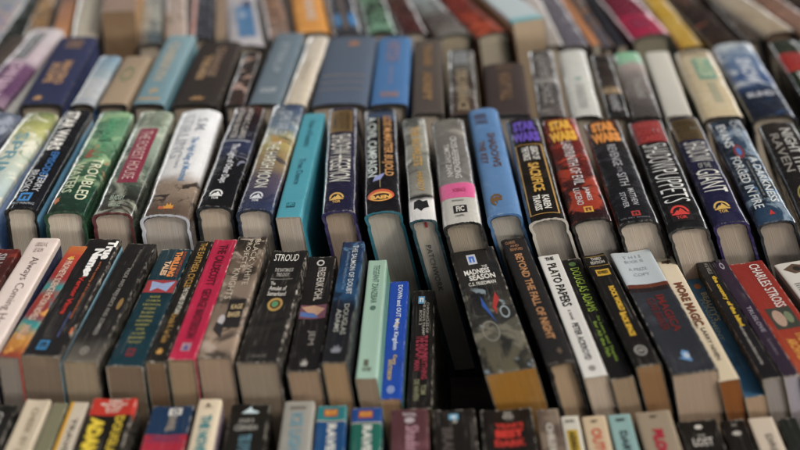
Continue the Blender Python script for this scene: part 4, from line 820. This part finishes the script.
b5(476, 510, 32, 458, J, 'red orange jacket with dark blots in the farthest row', [(0, '8a3c2c'), (.5, '7a2c22'), (1, 'b04a2c')], [('3f1a14', 50, .52, .58, .8)], side='a8643c', edge='181512', page='a89e8c')
b5(512, 545, 20, 506, P, 'pale blue white paperback with a tall beige page block in the farthest row', [(0, 'a8b4b8'), (.93, 'a4b4b8'), (.94, '5f9ca4'), (1, '5f9ca4')], hard=True, lside='a87c58', side='7a6a5c', page='a08c74')
b5(547, 564, 45, 533, J, 'thin white and grey glossy jacket in the farthest row', [(0, 'c4bcb8'), (1, 'a09890')], side='4a4444')
b5(566, 590, 45, 551, J, 'grey lilac jacket with white glints in the farthest row', [(0, '6c6870'), (1, '68646f')], [('a8a0a4', 50, .56, .64, .6)], side='5a5462')
b5(592, 600, 45, 565, P, 'thin orange tan book between two grey jackets', [(0, 'a06c44'), (1, 'b0744a')], round_=.1)
b5(602, 615, 46, 577, J, 'dark jacket with brown and blue patches in the farthest row', [(0, '5c5050'), (1, '5a565e')], [('8f6a4c', 60, .52, .58, .8)], side='2c3858')
b5(617, 627, 46, 593, P, 'slim black book left of the magenta one', '24242c', side='5a2030', round_=.1)
b5(630, 672, 34, 622, J, 'wide magenta jacket with bright glints and a grey page block', [(0, '5a2430'), (.62, '7a2038'), (.7, 'a82248'), (1, 'a82048')], side='6a3c44', edge='2f3a34', page='9a9480', el=[('t', 'REDS', .72, .88, -.5, .4, '8a1c40', 'a', .08)])
b5(680, 704, 46, 656, J, 'yellow jacket right of the magenta one', [(0, 'c49c1c'), (1, 'c09a34')], [('d8b85c', 40, .5, .6, .7)], side='a8821c', lside='35302a')
b5(712, 744, 44, 684, J, 'dark brown jacket with orange glints near the right of the farthest row', [(0, '4a3a30'), (.5, '2f2420'), (1, '33261f')], [('a8604a', 50, .62, .68, .7)], side='6a4f42', lside='4f4438')  # orange glints are painted into the jacket colour as noise
b5(746, 762, 40, 718, J, 'grey brown jacket with a pale blot in the farthest row', [(0, '5c5040'), (1, '4a4038')], [('a8a4a0', 50, .62, .68, .7)])
b5(764, 797, 31, 737, J, 'wide cream beige jacket near the right end of the farthest row', [(0, 'a89c88'), (1, 'a89880')], [('8a7a66', 50, .54, .64, .6)], side='5a4a3a', edge='241a18', page='4a3a34')
b5(802, 832, 31, 771, J, 'pinkish brown jacket at the right end of the farthest row', [(0, '7a5c4c'), (1, '8a6a5a')], [('c08a74', 50, .56, .64, .6)], side='5a4438')
b5(836, 862, 33, 800, J, 'dark brown jacket beyond the right edge of the farthest row', '3a2c24')

# library stamp on the fore face of the narrow silvery jacket's pages, and its ribbon marker
blk = next(c for c in r10.children if c.name.startswith('page_block'))
vs, fs = glyphs('PATCHWORK', 0.0)
S = r10_shape
V = [(S.skew(-.0035 + .0045 * v, S.D - .026 - .044 * u), .0027, S.D - .026 - .044 * u) for u, v in vs]
mesh_obj('stamped_lettering', V, [f for f in fs], [ink('33302e')], parent=r10)
V = [(S.skew(x, z), .0026, z) for x, z in ((.0005, S.D - .0045), (.0028, S.D - .0045), (.0026, S.D - .0095), (.0006, S.D - .0095))]
mesh_obj('ribbon_marker', V, [(0, 1, 2, 3)], [ink('7a1a1c')], parent=r10)
